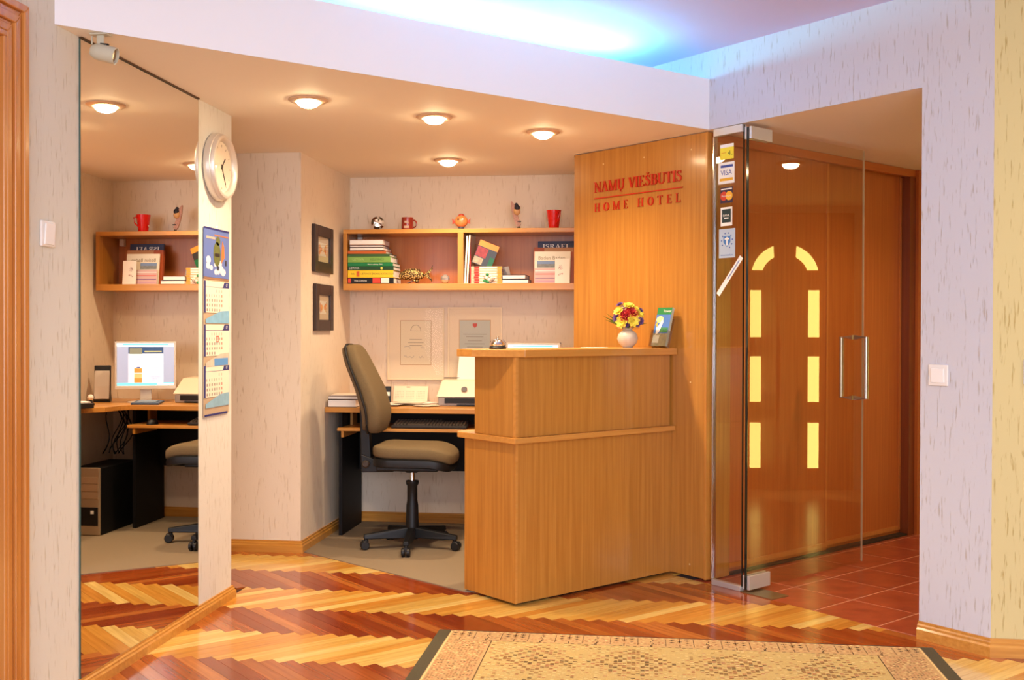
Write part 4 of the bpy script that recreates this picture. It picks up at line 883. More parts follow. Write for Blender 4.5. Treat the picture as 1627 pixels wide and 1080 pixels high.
for x in (-1.775, -.69): MB().box((x - .008, 6.20, .60), (x + .008, 6.5, .6375)).box((x - .008, 6.4, .6565), (x + .008, 6.5, .7445)).build('tray_runner', M_beech, dk)

# things on the desk
def flat(name, cx, cy, z, w, d, h, rot, mat, label, cat, group=None, bev=.001):
    o = MB().box((-w / 2, -d / 2, 0), (w / 2, d / 2, h)).build(name, mat, None, bev); o.location = (cx, cy, z); o.rotation_euler = (0, 0, rot); return tag(o, label, cat, group)
ZD = DZ1 + .0006
t, F, w, h = book(-1.872, -1.70, ZD, ZD + .045, .22, pm('cover_binder', (56, 44, 40), .4), 'thick dark book lying on the desk behind the chair', y=DF + .01, pages_front=True, group='books on the desk end')
t, F, w, h = book(-1.872, -1.69, ZD + .0455, ZD + .066, .21, pm('cover_flat', (120, 96, 76), .4), 'slim book topping the pair on the desk end', y=DF + .015, pages_front=True, group='books on the desk end')
flat('paper_sheaf', -1.78, DF + .12, ZD + .0665, .17, .19, .006, R(5), pm('paper_tan', (226, 206, 184), .8), 'loose tan papers on the two desk books', 'papers')
t = thing('small_stand', (-1.585, 6.55, ZD), R(10), 'small black card stand half hidden by the chair back', 'card stand'); MB().box((-.02, -.003, 0), (.02, .003, .11), 0, RX(R(-10))).box((-.02, -.02, 0), (.02, .03, .004)).build('stand', M_black, t); MB().box((-.012, -.0045, .05), (.012, -.0031, .075), 0, RX(R(-10))).build('white_mark', W_, t)
t = thing('desk_calendar', (-1.455, 6.60, ZD + .012), R(-2), 'white tent desk calendar standing among papers', 'calendar')
Ld = RX(R(-18))
MB().box((-.11, 0, 0), (.11, .002, .10), 0, Ld).box((-.11, .060, 0), (.11, .062, .10), 0, RX(R(18)) @ T(0, 0, -.018)).build('card', pm('desk_cal', (242, 216, 184), .7), t)
mb = MB()
for b in range(3):
    for rw in range(5):
        for cl in range(6): mb.box((-.098 + b * .068 + cl * .0095, -.0006, .02 + rw * .011), (-.093 + b * .068 + cl * .0095, -.0001, .0245 + rw * .011), (rw + cl) % 3 == 0, Ld)
mb.build('dates', [pm('date_tan', (206, 176, 150), .7), pm('date_rose', (216, 170, 140), .7)], t)
MB().box((-.03, -.002, .092), (-.005, .001, .096), 0, Ld).build('clip', M_steel, t)
rg = random.Random(12)
for i in range(14):
    w = rg.uniform(.10, .20); flat('paper_sheet', rg.uniform(-1.56, -1.26) if i > 3 else -1.58, rg.uniform(6.40, 6.55), ZD + .0012 * i, w, rg.uniform(.12, .2), .0009, rg.uniform(-.5, .5), pm('sheet_%d' % (i % 4), [(238, 224, 206), (226, 206, 180), (214, 190, 170), (240, 232, 220)][i % 4], .8), 'loose sheet in the untidy papers on the desk before the tent calendar', 'paper', 'loose papers on the desk', 0)
pr = thing('inkjet_printer', (-1.045, 6.53, ZD), R(2), 'cream inkjet printer with paper in its rear feed', 'printer')
M_cream = pm('printer_cream', (232, 210, 180), .4); M_pgrey = pm('printer_grey', (150, 140, 136), .4)
MB().prism([(-.20, -.10), (.20, -.10), (.21, -.04), (.21, .13), (-.21, .13), (-.21, -.04)], 0, .052).build('base', M_pgrey, pr, .006)
MB().add([(-.215, -.105, .054), (.215, -.105, .054), (.215, .14, .054), (-.215, .14, .054), (-.195, .0, .15), (.195, .0, .15), (.195, .14, .155), (-.195, .14, .155)], [(3, 2, 1, 0), (4, 5, 6, 7), (0, 1, 5, 4), (1, 2, 6, 5), (2, 3, 7, 6), (3, 0, 4, 7)]).build('hood', M_cream, pr, .008, 3)
MB().box((-.16, -.108, .018), (.16, -.098, .048)).build('paper_slot', M_black, pr)
MB().box((-.085, -.115, .004), (.13, -.09, .010)).build('tray_lip', M_black, pr)
MB().add([(-.115, .10, .13), (.105, .10, .13), (.095, .165, .335), (-.105, .165, .335), (-.115, .103, .13), (.105, .103, .13), (.095, .168, .335), (-.105, .168, .335)], [(0, 1, 2, 3), (7, 6, 5, 4), (0, 4, 5, 1), (1, 5, 6, 2), (2, 6, 7, 3), (3, 7, 4, 0)]).build('paper_feed', pm('feed_paper', (246, 232, 214), .8), pr)
Fl = frame((-.045, -.0615, .094), (1, 0, 0), (0, -.675, .738)) @ T(0, 0, .0105)
MB().lathe([(.0135, 0), (.0185, 0), (.0185, .002), (.0135, .002)], 28, 0, Fl).lathe([(.001, -.0005), (.0134, -.0005), (.0134, .0012), (.001, .0012)], 24, 1, Fl).build('badge', [pm('badge_dark', (84, 76, 78), .4), pm('badge_mid', (176, 164, 158), .4)], pr)
text('badge_lettering', 'DELL', .011, MATS['badge_dark'], pr, Fl @ T(0, 0, .0018))
o = MB().tube([(-.045, 0, .004), (.05, .01, .004)], .004, 8).tube([(.05, .01, .004), (.058, .011, .004)], [.004, .001], 8).build('ballpoint_pen', pm('pen_grey', (96, 84, 76), .3)); o.location = (-1.20, 6.63, ZD + .158); tag(o, 'grey ballpoint pen lying on top of the printer', 'pen')

kb = thing('computer_keyboard', (-1.255, 6.275, .6565), R(0), 'black computer keyboard on the sliding tray', 'keyboard')
M_key = pm('key_black', (82, 70, 58), .4)
MB().box((-.225, -.075, 0), (.225, .075, .014), 0, T(0, 0, .0135) @ RX(R(9))).build('case', pm('case_black', (44, 38, 34), .5), kb, .003)
mb = MB().box((-.007, -.007, 0), (.007, .007, .008)); key0 = mb.build('key', M_key, kb, 0)
first = True
for rw in range(6):
    n = 22 if rw < 5 else 14
    for cl in range(n):
        kk = key0 if first else key0.copy()
        if not first: COL.objects.link(kk)
        first = False; x = -.205 + cl * .0195; wide = 1.0
        if rw == 0 and 4 <= cl <= 9:
            if cl != 4: bpy.data.objects.remove(kk); continue
            x = -.205 + 6.5 * .0195; wide = 7.6
        kk.location = (x, -.055 + rw * .0215, .0280 + (-.055 + rw * .0215) * .158); kk.scale = (wide, 1, 1); kk.rotation_euler = (R(9), 0, 0)
ms = thing('computer_mouse', (-.79, 6.24, .6565), R(100), 'black round computer mouse on the keyboard tray', 'mouse')
MB().blob((.044, .030, .036), (0, 0, 0), (1, 1), 20, 12, fn=lambda p: Vector((p.x, p.y, max(0, p.z)))).build('body', M_black, ms)
MB().box((.012, -.004, .028), (.034, .004, .034)).build('wheel', M_chrome, ms, .002)

# monitor
A, Bm = Vector((-.8266, 6.477, 0)), Vector((-.5015, 6.341, 0)); mx_ = (Bm - A).normalized(); mo_c = (A + Bm) / 2
mo = thing('computer_monitor', (mo_c.x, mo_c.y, ZD), math.atan2(mx_.y, mx_.x), 'flat silver computer monitor showing a web page, behind the counter', 'monitor')
MW, MZ0, MZ1 = .182, .862 - ZD, 1.160 - ZD; M_sil = pm('monitor_silver', (214, 204, 190), .35, .2)
fm = MB()
for a, b_, c, d in ((-MW, MW, MZ0, MZ0 + .022), (-MW, MW, MZ1 - .010, MZ1), (-MW, -MW + .012, MZ0 + .022, MZ1 - .010), (MW - .012, MW, MZ0 + .022, MZ1 - .010)): fm.box((a, -.002, c), (b_, .03, d))
fm.build('bezel', M_sil, mo, .002)
MB().box((-MW + .004, .006, MZ0 + .004), (MW - .004, .045, MZ1 - .006)).build('housing', M_sil, mo, .006)
def em(name, c, s=1.0): return pm(name, c, .3, emit=c, strength=s)
sx0, sx1, sz0, sz1 = -MW + .012, MW - .012, MZ0 + .022, MZ1 - .010; sw, shh = sx1 - sx0, sz1 - sz0
scr = MB().box((sx0, .002, sz0), (sx1, .0058, sz1)).build('screen', em('scr_grey', (150, 158, 184), .9), mo)
def sr(u0, u1, v0, v1, m, lift, name='picture'): return MB().box((sx0 + u0 * sw, .002 - lift, sz0 + v0 * shh), (sx0 + u1 * sw, .0019, sz0 + v1 * shh)).build(name, m, scr)
sr(0, 1, .92, 1, em('scr_pale', (206, 236, 246), 1.1), .0003, 'title_bar'); sr(.1, .9, .955, .985, em('scr_cyan', (96, 196, 220), 1), .0006, 'tool_bar'); sr(0, 1, 0, .07, em('scr_task', (110, 206, 226), 1.1), .0003, 'task_bar'); sr(0, .3, .02, .05, MATS['scr_pale'], .0006, 'task_bar')
sr(.19, .80, .07, .91, em('scr_white', (250, 250, 252), 1.1), .0003, 'page'); sr(.19, .80, .75, .91, em('scr_navy', (38, 66, 104), .8), .0006, 'banner'); sr(.56, .78, .74, .88, em('scr_photo', (120, 120, 100), .8), .0009); sr(.22, .52, .79, .82, em('scr_gold', (190, 176, 120), .8), .0009, 'banner_text')
for v in (.30, .18, .07): sr(.56, .70, v, v + .11, em('scr_room%d' % int(v * 100), [(206, 130, 60), (222, 170, 110), (200, 160, 90)][int(v * 10) % 3], .9), .0006)
sr(.59, .66, .42, .445, em('scr_link', (40, 44, 120), .8), .0006, 'link')
mb = MB(); rg = random.Random(3)
for i in range(15):
    v = .70 - i * .042; l = rg.uniform(.1, .22)
    mb.box((sx0 + .23 * sw, .0013, sz0 + v * shh), (sx0 + (.23 + l) * sw, .0019, sz0 + (v + .014) * shh))
    if i < 6: mb.box((sx0 + .55 * sw, .0013, sz0 + v * shh), (sx0 + (.55 + l * .8) * sw, .0019, sz0 + (v + .014) * shh))
mb.build('page_text', em('scr_text', (150, 150, 190), .8), scr)
MB().box((-.035, .03, .012), (.035, .05, MZ0 + .08)).build('stem', M_sil, mo, .003); MB().lathe([(.001, 0), (.11, 0), (.11, .006), (.05, .014), (.001, .014)], 32, 0, T(0, .03, 0) @ Matrix.Diagonal((1, .8, 1, 1))).build('foot', pm('foot_grey', (206, 196, 184), .4), mo)
MB().box((MW - .006, .012, MZ1 - .002), (MW - .001, .02, MZ1 + .004)).build('button', M_black, mo)
# small things round the monitor
t = thing('web_camera', (-.455, 6.12, ZD), R(215), 'small round white web camera on black feet by the monitor', 'camera')
MB().blob((.019, .019, .019), (0, 0, .048), (1, 1), 16, 10).build('ball', pm('cam_white', (222, 212, 196), .3), t); MB().lathe([(.001, .016), (.010, .016), (.009, .020), (.001, .021)], 16, 0, T(0, 0, .048) @ RX(R(90))).build('lens', M_black, t)
for a in range(3): MB().tube([(0, 0, .032), (.02 * math.cos(a * 2.1), .02 * math.sin(a * 2.1), .014), (.038 * math.cos(a * 2.1), .038 * math.sin(a * 2.1), .005)], .005, 8).build('leg', M_black, t)
t = thing('telephone_pad', (-.74, 6.28, ZD), R(-5), 'dark blue-grey flat pad with keys below the monitor', 'key pad')
MB().box((-.085, -.055, 0), (.085, .055, .014), 0, T(0, 0, .003) @ RX(R(6))).build('body', pm('pad_blue', (70, 82, 104), .35), t, .004); MB().box((-.06, -.03, .0142), (.06, .035, .018), 0, T(0, 0, .003) @ RX(R(6))).build('key_field', pm('pad_key', (120, 140, 160), .3), t, .002)
t = thing('desk_speaker', (-.37, 6.42, ZD), R(250), 'slim curved black desk speaker in the desk corner', 'speaker')
mb = MB(); mb.prism([(-.06, 0), (.02, 0), (.03, .03), (.0, .08), (-.02, .15), (-.028, .23), (-.036, .23), (-.032, .14), (-.03, .06), (-.06, .02)], -.05, .05, 0, Matrix(((1, 0, 0, 0), (0, 0, 1, 0), (0, 1, 0, 0), (0, 0, 0, 1)))); mb.build('shell', M_black, t, .004); MB().add([(-.02, -.046, .02), (.034, -.046, .02), (.02, -.046, .10), (-.012, -.046, .2), (-.02, .046, .02), (.034, .046, .02), (.02, .046, .10), (-.012, .046, .2)], [(0, 1, 2, 3), (7, 6, 5, 4), (0, 4, 5, 1), (1, 5, 6, 2), (2, 6, 7, 3), (3, 7, 4, 0)]).build('grille', pm('grille_grey', (190, 176, 160), .5), t, .004)
flat('black_binder', -.475, 5.86, ZD, .12, .22, .028, R(35), pm('binder_black', (36, 30, 28), .4), 'black binder lying on the desk wing', 'binder'); flat('paper_pad', -.47, 5.90, ZD + .0285, .09, .16, .008, R(38), M_paper, 'pale paper pad on the black binder', 'paper pad')
# cables
cb = MB(); rg = random.Random(7)
for i in range(12):
    x = -.32 - rg.random() * .22; y = 6.60 + rg.random() * .08; a1, a2, p1 = rg.uniform(.01, .05), rg.uniform(-.07, .07), rg.uniform(0, 6)
    cb.tube([(x + a1 * math.sin(p1 + q * .55) + a2 * q / 10, y - .03 * q / 10, .74 - .031 * q) for q in range(11)], .0035, 6)
tag(cb.build('computer_cables', M_black), 'tangle of black computer cables hanging under the desk corner', 'cables', kind='stuff')
# pc tower
tw = thing('tower_computer', (-.455, 6.05, .0045), 0, 'black and silver tower computer on the carpet under the desk wing', 'computer')
MB().box((-.095, .02, 0), (.095, .48, .40)).build('case', M_blackwood, tw, .003)
M_tf = pm('tower_silver', (172, 150, 120), .35, .4)
MB().box((-.095, 0, 0), (.095, .0195, .405)).build('front', M_tf, tw, .006)
for z in (.31, .265, .22): MB().box((-.085, -.003, z), (.085, -.0002, z + .040)).build('drive_cover', pm('tower_bay', (186, 160, 128), .35, .4), tw, .001)
MB().box((-.085, -.004, .06), (.085, -.0002, .17)).build('dark_panel', M_black, tw, .002); MB().box((-.06, -.006, .13), (-.04, -.0042, .15)).build('label', W_, tw)
MB().lathe([(.001, 0), (.007, 0), (.007, .003), (.001, .003)], 14, 0, T(.05, -.004, .12) @ RX(R(90))).build('button', M_chrome, tw)

# ------------------------------------------------------------------ office chair
ch = thing('office_chair', (-1.305, 5.985, .004), R(1), 'brown upholstered office swivel chair with black star base at the desk', 'chair')
M_fab = pm('chair_fabric', (112, 94, 66), .9, spec=.2, noise=.25, nscale=220, bump=.5, bscale=500)
for i in range(5):
    a = R(203 + 72 * i - 1); ca, sa = math.cos(a), math.sin(a); Ml = RZ(a)
    lg = MB().add([(.02, -.026, .055), (.275, -.018, .060), (.275, .018, .060), (.02, .026, .055), (.02, -.022, .118), (.275, -.013, .085), (.275, .013, .085), (.02, .022, .118)], [(3, 2, 1, 0), (4, 5, 6, 7), (0, 1, 5, 4), (1, 2, 6, 5), (2, 3, 7, 6), (3, 0, 4, 7)], 0, Ml).build('leg', M_black, ch, .005)
    cs = MB(); cs.lathe([(.008, .045), (.012, .046), (.012, .062), (.008, .063)], 10, 0, Ml @ T(.262, 0, 0))
    for s in (-1, 1): cs.lathe([(.006, -.010), (.021, -.010), (.025, -.006), (.025, .006), (.021, .010), (.006, .010)], 18, 0, Ml @ T(.270, s * .014, .0255) @ RX(R(90)))
    cs.box((.25, -.010, .03), (.285, .010, .052), 0, Ml); cs.build('caster', pm('caster_black', (26, 24, 24), .4), lg)
MB().lathe([(.001, .05), (.036, .05), (.040, .10), (.037, .13), (.034, .24), (.033, .245), (.029, .27), (.029, .35), (.036, .36), (.037, .378), (.001, .38)], 28).build('column_sleeve', M_black, ch)
MB().lathe([(.001, .37), (.014, .37), (.014, .45), (.001, .45)], 18).build('gas_lift', M_chrome, ch)
MB().box((-.19, -.09, .440), (.16, .09, .472)).box((-.035, -.03, .425), (.035, .03, .44)).build('mechanism', M_black, ch, .008)
def seatf(p):
    z = p.z - .07 * max(0, (p.x - .10) / .14) ** 2 * .45 + .012 * max(0, (-.05 - p.x) / .15) + .02 * (p.y / .23) ** 2 * .5
    return Vector((p.x, p.y, z))
MB().blob((.228, .215, .043), (.025, 0, .545), (.45, .42), 40, 18, fn=seatf).build('seat', M_fab, ch)
MB().blob((.222, .222, .030), (.022, 0, .498), (.35, .4), 32, 12, fn=lambda p: Vector((p.x, p.y, p.z - .03 * max(0, (p.x - .1) / .14) ** 2))).build('seat_pan', M_black, ch)
def backf(p):
    s = (p.z - .90) / .25; x = p.x * (1 - .18 * max(0, s)) - .245 - .058 * s - .022 * s * s + .02 * math.cos((s + .45) * 2.6)
    w = 1 - .22 * max(0, s) ** 2 - .10 * max(0, -s) ** 2
    return Vector((x + .012 * (p.y / .21) ** 2, p.y * w, p.z))
MB().blob((.050, .175, .25), (0, 0, .90), (.42, .55), 40, 28, fn=backf).build('backrest', M_fab, ch)
MB().blob((.020, .160, .236), (-.050, 0, .90), (.35, .42), 36, 22, fn=backf).build('back_shell', pm('shell_brown', (100, 80, 54), .8, noise=.2, nscale=200), ch)
MB().tube([backf(Vector((-.036, .177 * math.copysign(abs(math.cos(a)) ** .46, math.cos(a)), .90 + .250 * math.copysign(abs(math.sin(a)) ** .40, math.sin(a))))) for a in [i * 2 * PI / 48 for i in range(48)]], .006, 6, closed=True).build('piping', pm('piping_dark', (30, 26, 22), .7), ch)
mb = MB(); mb.add([(-.10, -.04, .43), (-.10, .04, .43), (-.285, .045, .425), (-.285, -.045, .425), (-.10, -.04, .465), (-.10, .04, .465), (-.29, .045, .53), (-.29, -.045, .53)], [(3, 2, 1, 0), (4, 5, 6, 7), (0, 1, 5, 4), (1, 2, 6, 5), (2, 3, 7, 6), (3, 0, 4, 7)][0:6])
mb.add([(-.23, -.035, .46), (-.23, .035, .46), (-.29, .035, .46), (-.29, -.035, .46), (-.255, -.03, .80), (-.255, .03, .80), (-.30, .03, .80), (-.30, -.03, .80)], [(3, 2, 1, 0), (4, 5, 6, 7), (0, 1, 5, 4), (1, 2, 6, 5), (2, 3, 7, 6), (3, 0, 4, 7)]); mb.build('back_upright', M_black, ch, .006)
MB().lathe([(.001, 0), (.022, 0), (.022, .02), (.015, .026), (.001, .026)], 10, 0, T(-.255, -.045, .475) @ RX(R(90)), smooth=False).build('knob', pm('knob_brown', (58, 46, 36), .4), ch)

# ------------------------------------------------------------------ on the counter
ZC = 1.1506
t = thing('service_bell', (-.684, 5.005, ZC), 0, 'small chrome reception bell on a black base', 'bell')
MB().lathe([(.001, 0), (.040, 0), (.041, .004), (.036, .012), (.001, .013)], 32).build('base', M_black, t)
MB().lathe([(.033, .016), (.034, .018), (.031, .028), (.022, .038), (.010, .043), (.001, .044)], 32).build('dome', M_chrome, t); MB().lathe([(.001, .012), (.005, .012), (.005, .05), (.004, .051), (.006, .054), (.004, .058), (.001, .059)], 14).build('button', M_steel, t)
for s in (-1, 1): MB().tube([(s * .020, 0, .012), (s * .036, 0, .016), (s * .036, 0, .03), (s * .024, 0, .042)], .0022, 6).build('bracket', M_steel, t)

vp = (-.085, 5.505, ZC)
va = thing('flower_vase', vp, 0, 'round grey ceramic vase holding a mixed bouquet on the counter', 'vase')
MB().lathe([(.001, 0), (.024, 0), (.026, .004), (.045, .022), (.053, .045), (.047, .070), (.030, .085), (.021, .091), (.024, .098), (.020, .098), (.018, .09), (.001, .08)], 36).build('pot', pm('vase_grey', (198, 184, 162), .35, noise=.12, nscale=25), va)
M_leafg = pm('leaf_green', (88, 116, 46), .5); rg = random.Random(21)
FC = {'yellow': (236, 214, 70), 'red': (170, 24, 22), 'purple': (112, 76, 128), 'pink': (216, 150, 150)}
CV = pm('flower_core', (200, 170, 40), .6)
def flower(x, y, z, r, col, n, rows, nrm):
    fr_ = frame((x, y, z), Vector((0, 0, 1)).cross(Vector(nrm)) if abs(nrm[2]) < .95 else (1, 0, 0), nrm); mb = MB()
    for rw in range(rows):
        rr_ = r * (1 - .28 * rw); up = .15 + .35 * rw
        for i in range(n):
            a = 2 * PI * (i + .5 * rw) / n; Mp = fr_ @ RZ(a) @ RY(-up)
            w = rr_ * PI / n * 1.05
            mb.add([(.002, 0, 0), (rr_ * .5, -w, .003), (rr_, -w * .35, .001), (rr_, w * .35, .001), (rr_ * .5, w, .003), (rr_ * .5, 0, -.002)], [(0, 1, 5), (1, 2, 5), (2, 3, 5), (3, 4, 5), (4, 0, 5)], 0, Mp)
    mb.blob((r * .22, r * .22, r * .14), (0, 0, r * .05 * rows), (1, 1), 8, 6, 1, fr_)
    return mb.build('flower', [pm('petal_' + col, FC[col], .6), CV if col == 'yellow' else pm('petal_' + col, FC[col])], va)
zf = .10
for dx, dz, r, c, n, rw, dy in [(-.045, .085, .027, 'yellow', 8, 2, -.015), (.004, .112, .028, 'yellow', 8, 2, 0), (.056, .075, .028, 'yellow', 8, 2, -.01), (.04, .095, .022, 'yellow', 8, 2, .0), (-.03, .030, .030, 'yellow', 8, 2, -.03), (.028, .038, .032, 'yellow', 9, 2, -.035), (-.012, .072, .026, 'red', 10, 3, -.03), (.024, .078, .030, 'red', 10, 3, -.025), (-.006, .056, .022, 'red', 9, 3, -.036), (-.02, .05, .018, 'red', 9, 3, -.036), (.012, .098, .02, 'red', 9, 3, -.01),
                           (-.040, .118, .018, 'purple', 10, 3, .0), (-.058, .052, .022, 'purple', 10, 3, -.01), (.066, .036, .020, 'purple', 10, 3, -.01), (.066, .09, .014, 'purple', 9, 3, 0), (-.022, .10, .022, 'pink', 9, 2, -.008), (.052, .042, .018, 'pink', 9, 2, -.02), (.05, .018, .016, 'purple', 9, 3, -.015), (-.005, .018, .014, 'purple', 9, 3, -.03)]:
    # spread in the plane facing the room
    p = Vector((dx, dy - .005, zf + dz)); nr = Vector((dx * .9, -.045 + dy * .5, dz - .03)).normalized(); flower(p.x, p.y, p.z, r * 1.08, c, n, rw, tuple(nr))
mb = MB()
for i in range(22):
    a = rg.uniform(0, 2 * PI); r = rg.uniform(.02, .075); z1 = zf + rg.uniform(.0, .125); mb.tube([(0, 0, .085), (r * .4 * math.cos(a), r * .3 * math.sin(a), zf + (z1 - zf) * .5), (r * math.cos(a), r * .6 * math.sin(a), z1)], [.0022, .0018, .0008], 5)
mb.build('stems', M_leafg, va)
for i, (ex, ez, k_) in enumerate([(-.115, .082, .012), (-.10, .095, .008), (-.105, .062, .010), (-.075, .115, .006), (.09, .045, .006), (.03, .135, .006)]):
    b0 = Vector((ex * .1, 0, .09)); b1 = Vector((ex * .55, -.01, zf + ez * .35)); b2 = Vector((ex * 1.1, -.005, zf + ez - .02)); w = .006
    MB().add([b0 + Vector((0, -w, 0)), b0 + Vector((0, w, 0)), b1 + Vector((0, -w, w)), b1 + Vector((0, w, -w)), b2], [(0, 1, 3, 2), (2, 3, 4)]).build('leaf', M_leafg, va)
mb = MB(); vs = []
for i in range(16):
    a = 2 * PI * i / 16; vs += [(.018 * math.cos(a), .018 * math.sin(a), .085), ((.058 + .014 * (i % 2)) * math.cos(a), (.05 + .01 * (i % 2)) * math.sin(a), .098 + .012 * ((i * 7) % 3))]
mb.add(vs, [(2 * i, (2 * i + 2) % 32, (2 * i + 3) % 32, 2 * i + 1) for i in range(16)]); mb.build('cellophane', glass('cellophane', (250, 248, 244), 2.2), va)

bh = thing('brochure_holder', (.081, 5.468, ZC), R(-43), 'clear acrylic leaflet holder on the counter by the panel', 'leaflet holder')
M_acr = glass('acrylic', (240, 238, 232), 2.0); Lb = RX(R(-16))
MB().box((-.054, .0, .0), (.054, .003, .15), 0, Lb).box((-.054, -.034, .0), (.054, -.031, .085), 0, Lb).box((-.054, -.031, 0), (-.051, 0, .085), 0, Lb).box((.051, -.031, 0), (.054, 0, .085), 0, Lb).box((-.054, -.031, 0), (.054, 0, .003), 0, Lb).build('pocket', M_acr, bh)
br = thing('tourist_brochure', (.081, 5.468, ZC), R(-43), 'green-topped tourist brochure with a bird photo in the clear holder', 'brochure')
MB().box((-.048, -.022, .004), (.048, -.006, .205), 0, Lb).build('stack', pm('bro_side', (180, 190, 170), .5), br)
Fb = Lb @ frame((0, -.0222, 0), (1, 0, 0), (0, -1, 0))
def br_rect(x0, x1, z0, z1, z, m, n): MB().box((x0, z0, z), (x1, z1, z + .0003), 0, Fb).build(n, m, br)
br_rect(-.048, .048, .168, .205, 0, pm('bro_green', (34, 128, 62), .4), 'green_header'); br_rect(-.048, .048, .07, .168, 0, pm('bro_sky', (76, 120, 190), .4), 'photo_sky'); br_rect(-.048, .048, .004, .07, 0, pm('bro_ground', (150, 140, 116), .4, noise=.4, nscale=60), 'photo_ground'); br_rect(-.005, .044, .075, .1, .0004, pm('bro_box', (60, 130, 80), .4), 'text_box'); br_rect(-.044, -.004, .02, .06, .0004, pm('bro_pale', (206, 206, 200), .4), 'photo_wave')
text('lettering', 'Tower', .02, W_, br, Fb @ T(.018, .186, .0007))
mb = MB(); mb.prism([(-.02 + .024 * math.cos(a * PI / 9), .142 + .018 * math.sin(a * PI / 9)) for a in range(18)], .0004, .0007, 0, Fb); mb.prism([(-.036, .10), (-.022, .11), (-.005, .145), (.006, .13), (-.012, .075), (-.03, .06)], .0005, .0008, 1, Fb); mb.prism([(-.044, .115), (-.03, .135), (-.028, .10)], .0008, .0011, 2, Fb); mb.build('bird', [pm('bro_cream', (232, 220, 150), .5), pm('bro_white', (226, 220, 226), .5), pm('bro_beak', (226, 180, 70), .5)], br)
flat('paper_slip', -.25, 5.40, ZC, .12, .07, .002, R(20), M_paper, 'small pale paper slip on the counter beside the vase', 'paper')

# ------------------------------------------------------------------ rug
rx0, rx1, ry1, ry0 = -.830, 1.117, 4.335, 1.55
rug = thing('patterned_rug', (0, 0, 0), 0, 'tan patterned rug with dark olive edges on the parquet', 'rug')
M_rug = pm('rug_tan', (206, 176, 112), .95, spec=.1, noise=.18, nscale=140, bump=.5, bscale=400); M_rugb = pm('rug_border', (206, 166, 112), .95, spec=.1, noise=.2, nscale=140, bump=.5, bscale=400)
MB().box((rx0 + .05, ry0 + .16, .0005), (rx1 - .05, ry1 - .008, .0085)).build('pile', M_rug, rug)
MB().box((rx0 + .05, ry1 - .135, .0086), (rx1 - .05, ry1 - .008, .0090)).box((rx0 + .05, ry0 + .16, .0086), (rx0 + .235, ry1 - .136, .0090)).box((rx1 - .235, ry0 + .16, .0086), (rx1 - .05, ry1 - .136, .0090)).build('border_band', M_rugb, rug)
M_olv = pm('rug_olive', (84, 74, 48), .95, noise=.3, nscale=200)
MB().box((rx0, ry0, .0005), (rx0 + .0495, ry1, .009)).build('edge_band', M_olv, rug)
MB().box((rx1 - .0495, ry0, .0005), (rx1, ry1, .009)).build('edge_band', M_olv, rug)
MB().box((rx0 + .05, ry1 - .0078, .0005), (rx1 - .05, ry1, .009)).build('edge_binding', pm('rug_bind', (48, 34, 24), .95), rug)
pat = MB(); rg = random.Random(33); zp = .0092
def dash(x, y, l, w, mi, a=0.0):
    ca, sa = math.cos(a), math.sin(a); pts = [(-l / 2, -w / 2), (l / 2, -w / 2), (l / 2, w / 2), (-l / 2, w / 2)]
    pat.add([(x + p * ca - q * sa, y + p * sa + q * ca, zp) for p, q in pts], [(0, 1, 2, 3)], mi)
D_, Pk, Cr, Br = 0, 1, 2, 3
def leaf(x, y, s, mi):
    for a in (50, 90, 130): dash(x + .35 * s * math.cos(R(a)), y + .35 * s * math.sin(R(a)), s * .7, s * .22, mi, R(a))
x = rx0 + .055
for s in (0, 1):
    xx = rx0 + .056 if s == 0 else rx1 - .056
    y = ry1 - .02
    while y > 2.6: dash(xx, y, .006, .012, Cr); y -= .014
nx = int((rx1 - rx0 - .1) / .0135)
for i in range(nx):
    xx = rx0 + .055 + i * .0135
    dash(xx, ry1 - .016, .008, .006, Cr if i % 2 else Pk)
    if i % 2: dash(xx, ry1 - .134, .013, .004, D_)
    dash(xx, ry1 - .100, .009, .004, Br if i % 3 else Cr); dash(xx, ry1 - .088, .006, .004, Pk)
cell = .1085
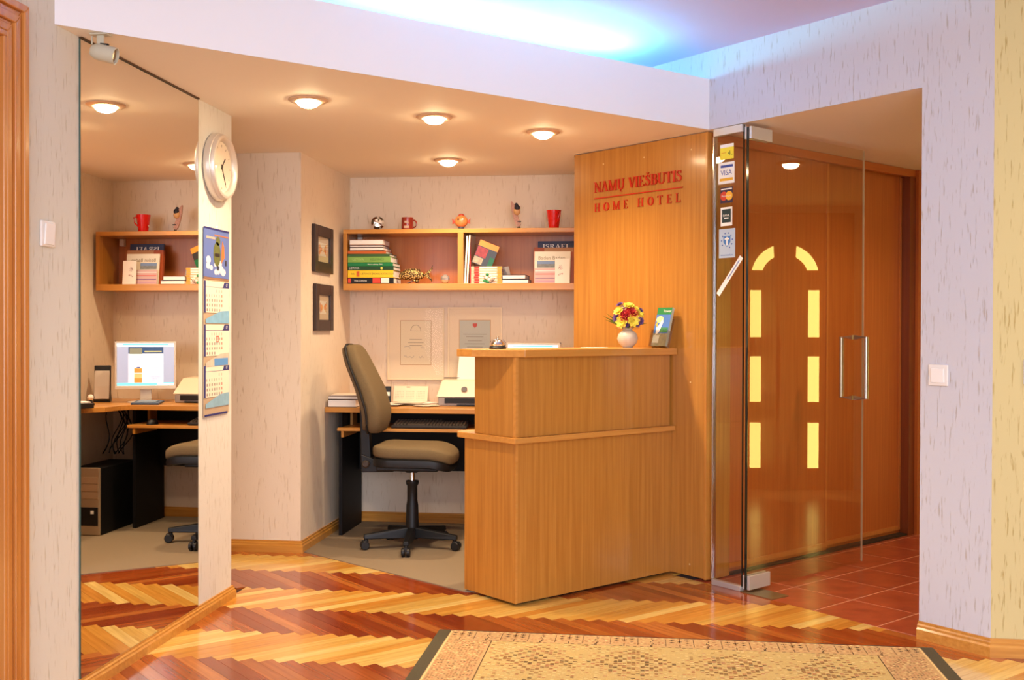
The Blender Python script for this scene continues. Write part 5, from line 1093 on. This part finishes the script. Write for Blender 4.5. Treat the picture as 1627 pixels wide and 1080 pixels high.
for i in range(17):
    xc = rx0 + .05 + cell * (i + .5)
    for y in [ry1 - .03 - j * .012 for j in range(8)]: dash(xc - cell / 2, y, .0035, .009, D_)
    if i % 2 == 0:
        for dx in (-.03, 0, .03): leaf(xc + dx, ry1 - .045 - (.012 if dx == 0 else 0), .022, D_); leaf(xc + dx, ry1 - .074, .020, D_ if dx else Br)
        dash(xc, ry1 - .035, .004, .05, Br)
    else:
        for j in range(10): dash(xc + .006 * math.sin(j * 1.3), ry1 - .028 - j * .011, .004, .010, D_)
        for j in range(16): dash(xc + rg.uniform(-.045, .045), ry1 - rg.uniform(.03, .085), .008, .005, rg.choice((Pk, Br, Cr)))
    for y in [ry1 - .104 - j * .012 for j in range(3)]: dash(xc, y, .004, .01, D_)
for side in (0, 1):
    bx0 = rx0 + .068 if side == 0 else rx1 - .225
    y = ry1 - .15; rw = 0
    while y > 2.6:
        for i in range(14):
            xx = bx0 + i * .0115
            if rg.random() < .82: dash(xx + rg.uniform(-.002, .002), y, .008, .005, rg.choice((Pk, Pk, Br, D_, Cr, Br)), rg.choice((0, .5, -.5)) if rw % 3 else 0)
        y -= .0125; rw += 1
    xl = rx0 + .235 if side == 0 else rx1 - .235; y = ry1 - .14
    while y > 2.6: dash(xl, y, .004, .012, D_); y -= .014
fx0, fx1, fy1 = rx0 + .25, rx1 - .25, ry1 - .15
y = fy1; rw = 0
while y > 2.6:
    xx = fx0
    while xx < fx1:
        u = ((xx - fx0) % .36) / .36 - .5; v = ((fy1 - y) % .40) / .40 - .5; dm = abs(u) + abs(v)
        if int(dm * 14) % 2 == 0 and dm < .46 and rg.random() < .8: dash(xx, y, .0145, .0056, rg.choice((D_, Br, Br, Pk)))
        elif rg.random() < .34: dash(xx, y, .012, .005, rg.choice((Cr, Cr, Br, Pk, Cr)))
        xx += .0165
    y -= .011; rw += 1
tag(pat.build('woven_pattern', [pm('rug_dark', (88, 60, 34), .95), pm('rug_pink', (196, 124, 84), .95), pm('rug_cream', (236, 210, 140), .95), pm('rug_brown', (150, 96, 48), .95)], rug), kind='stuff')
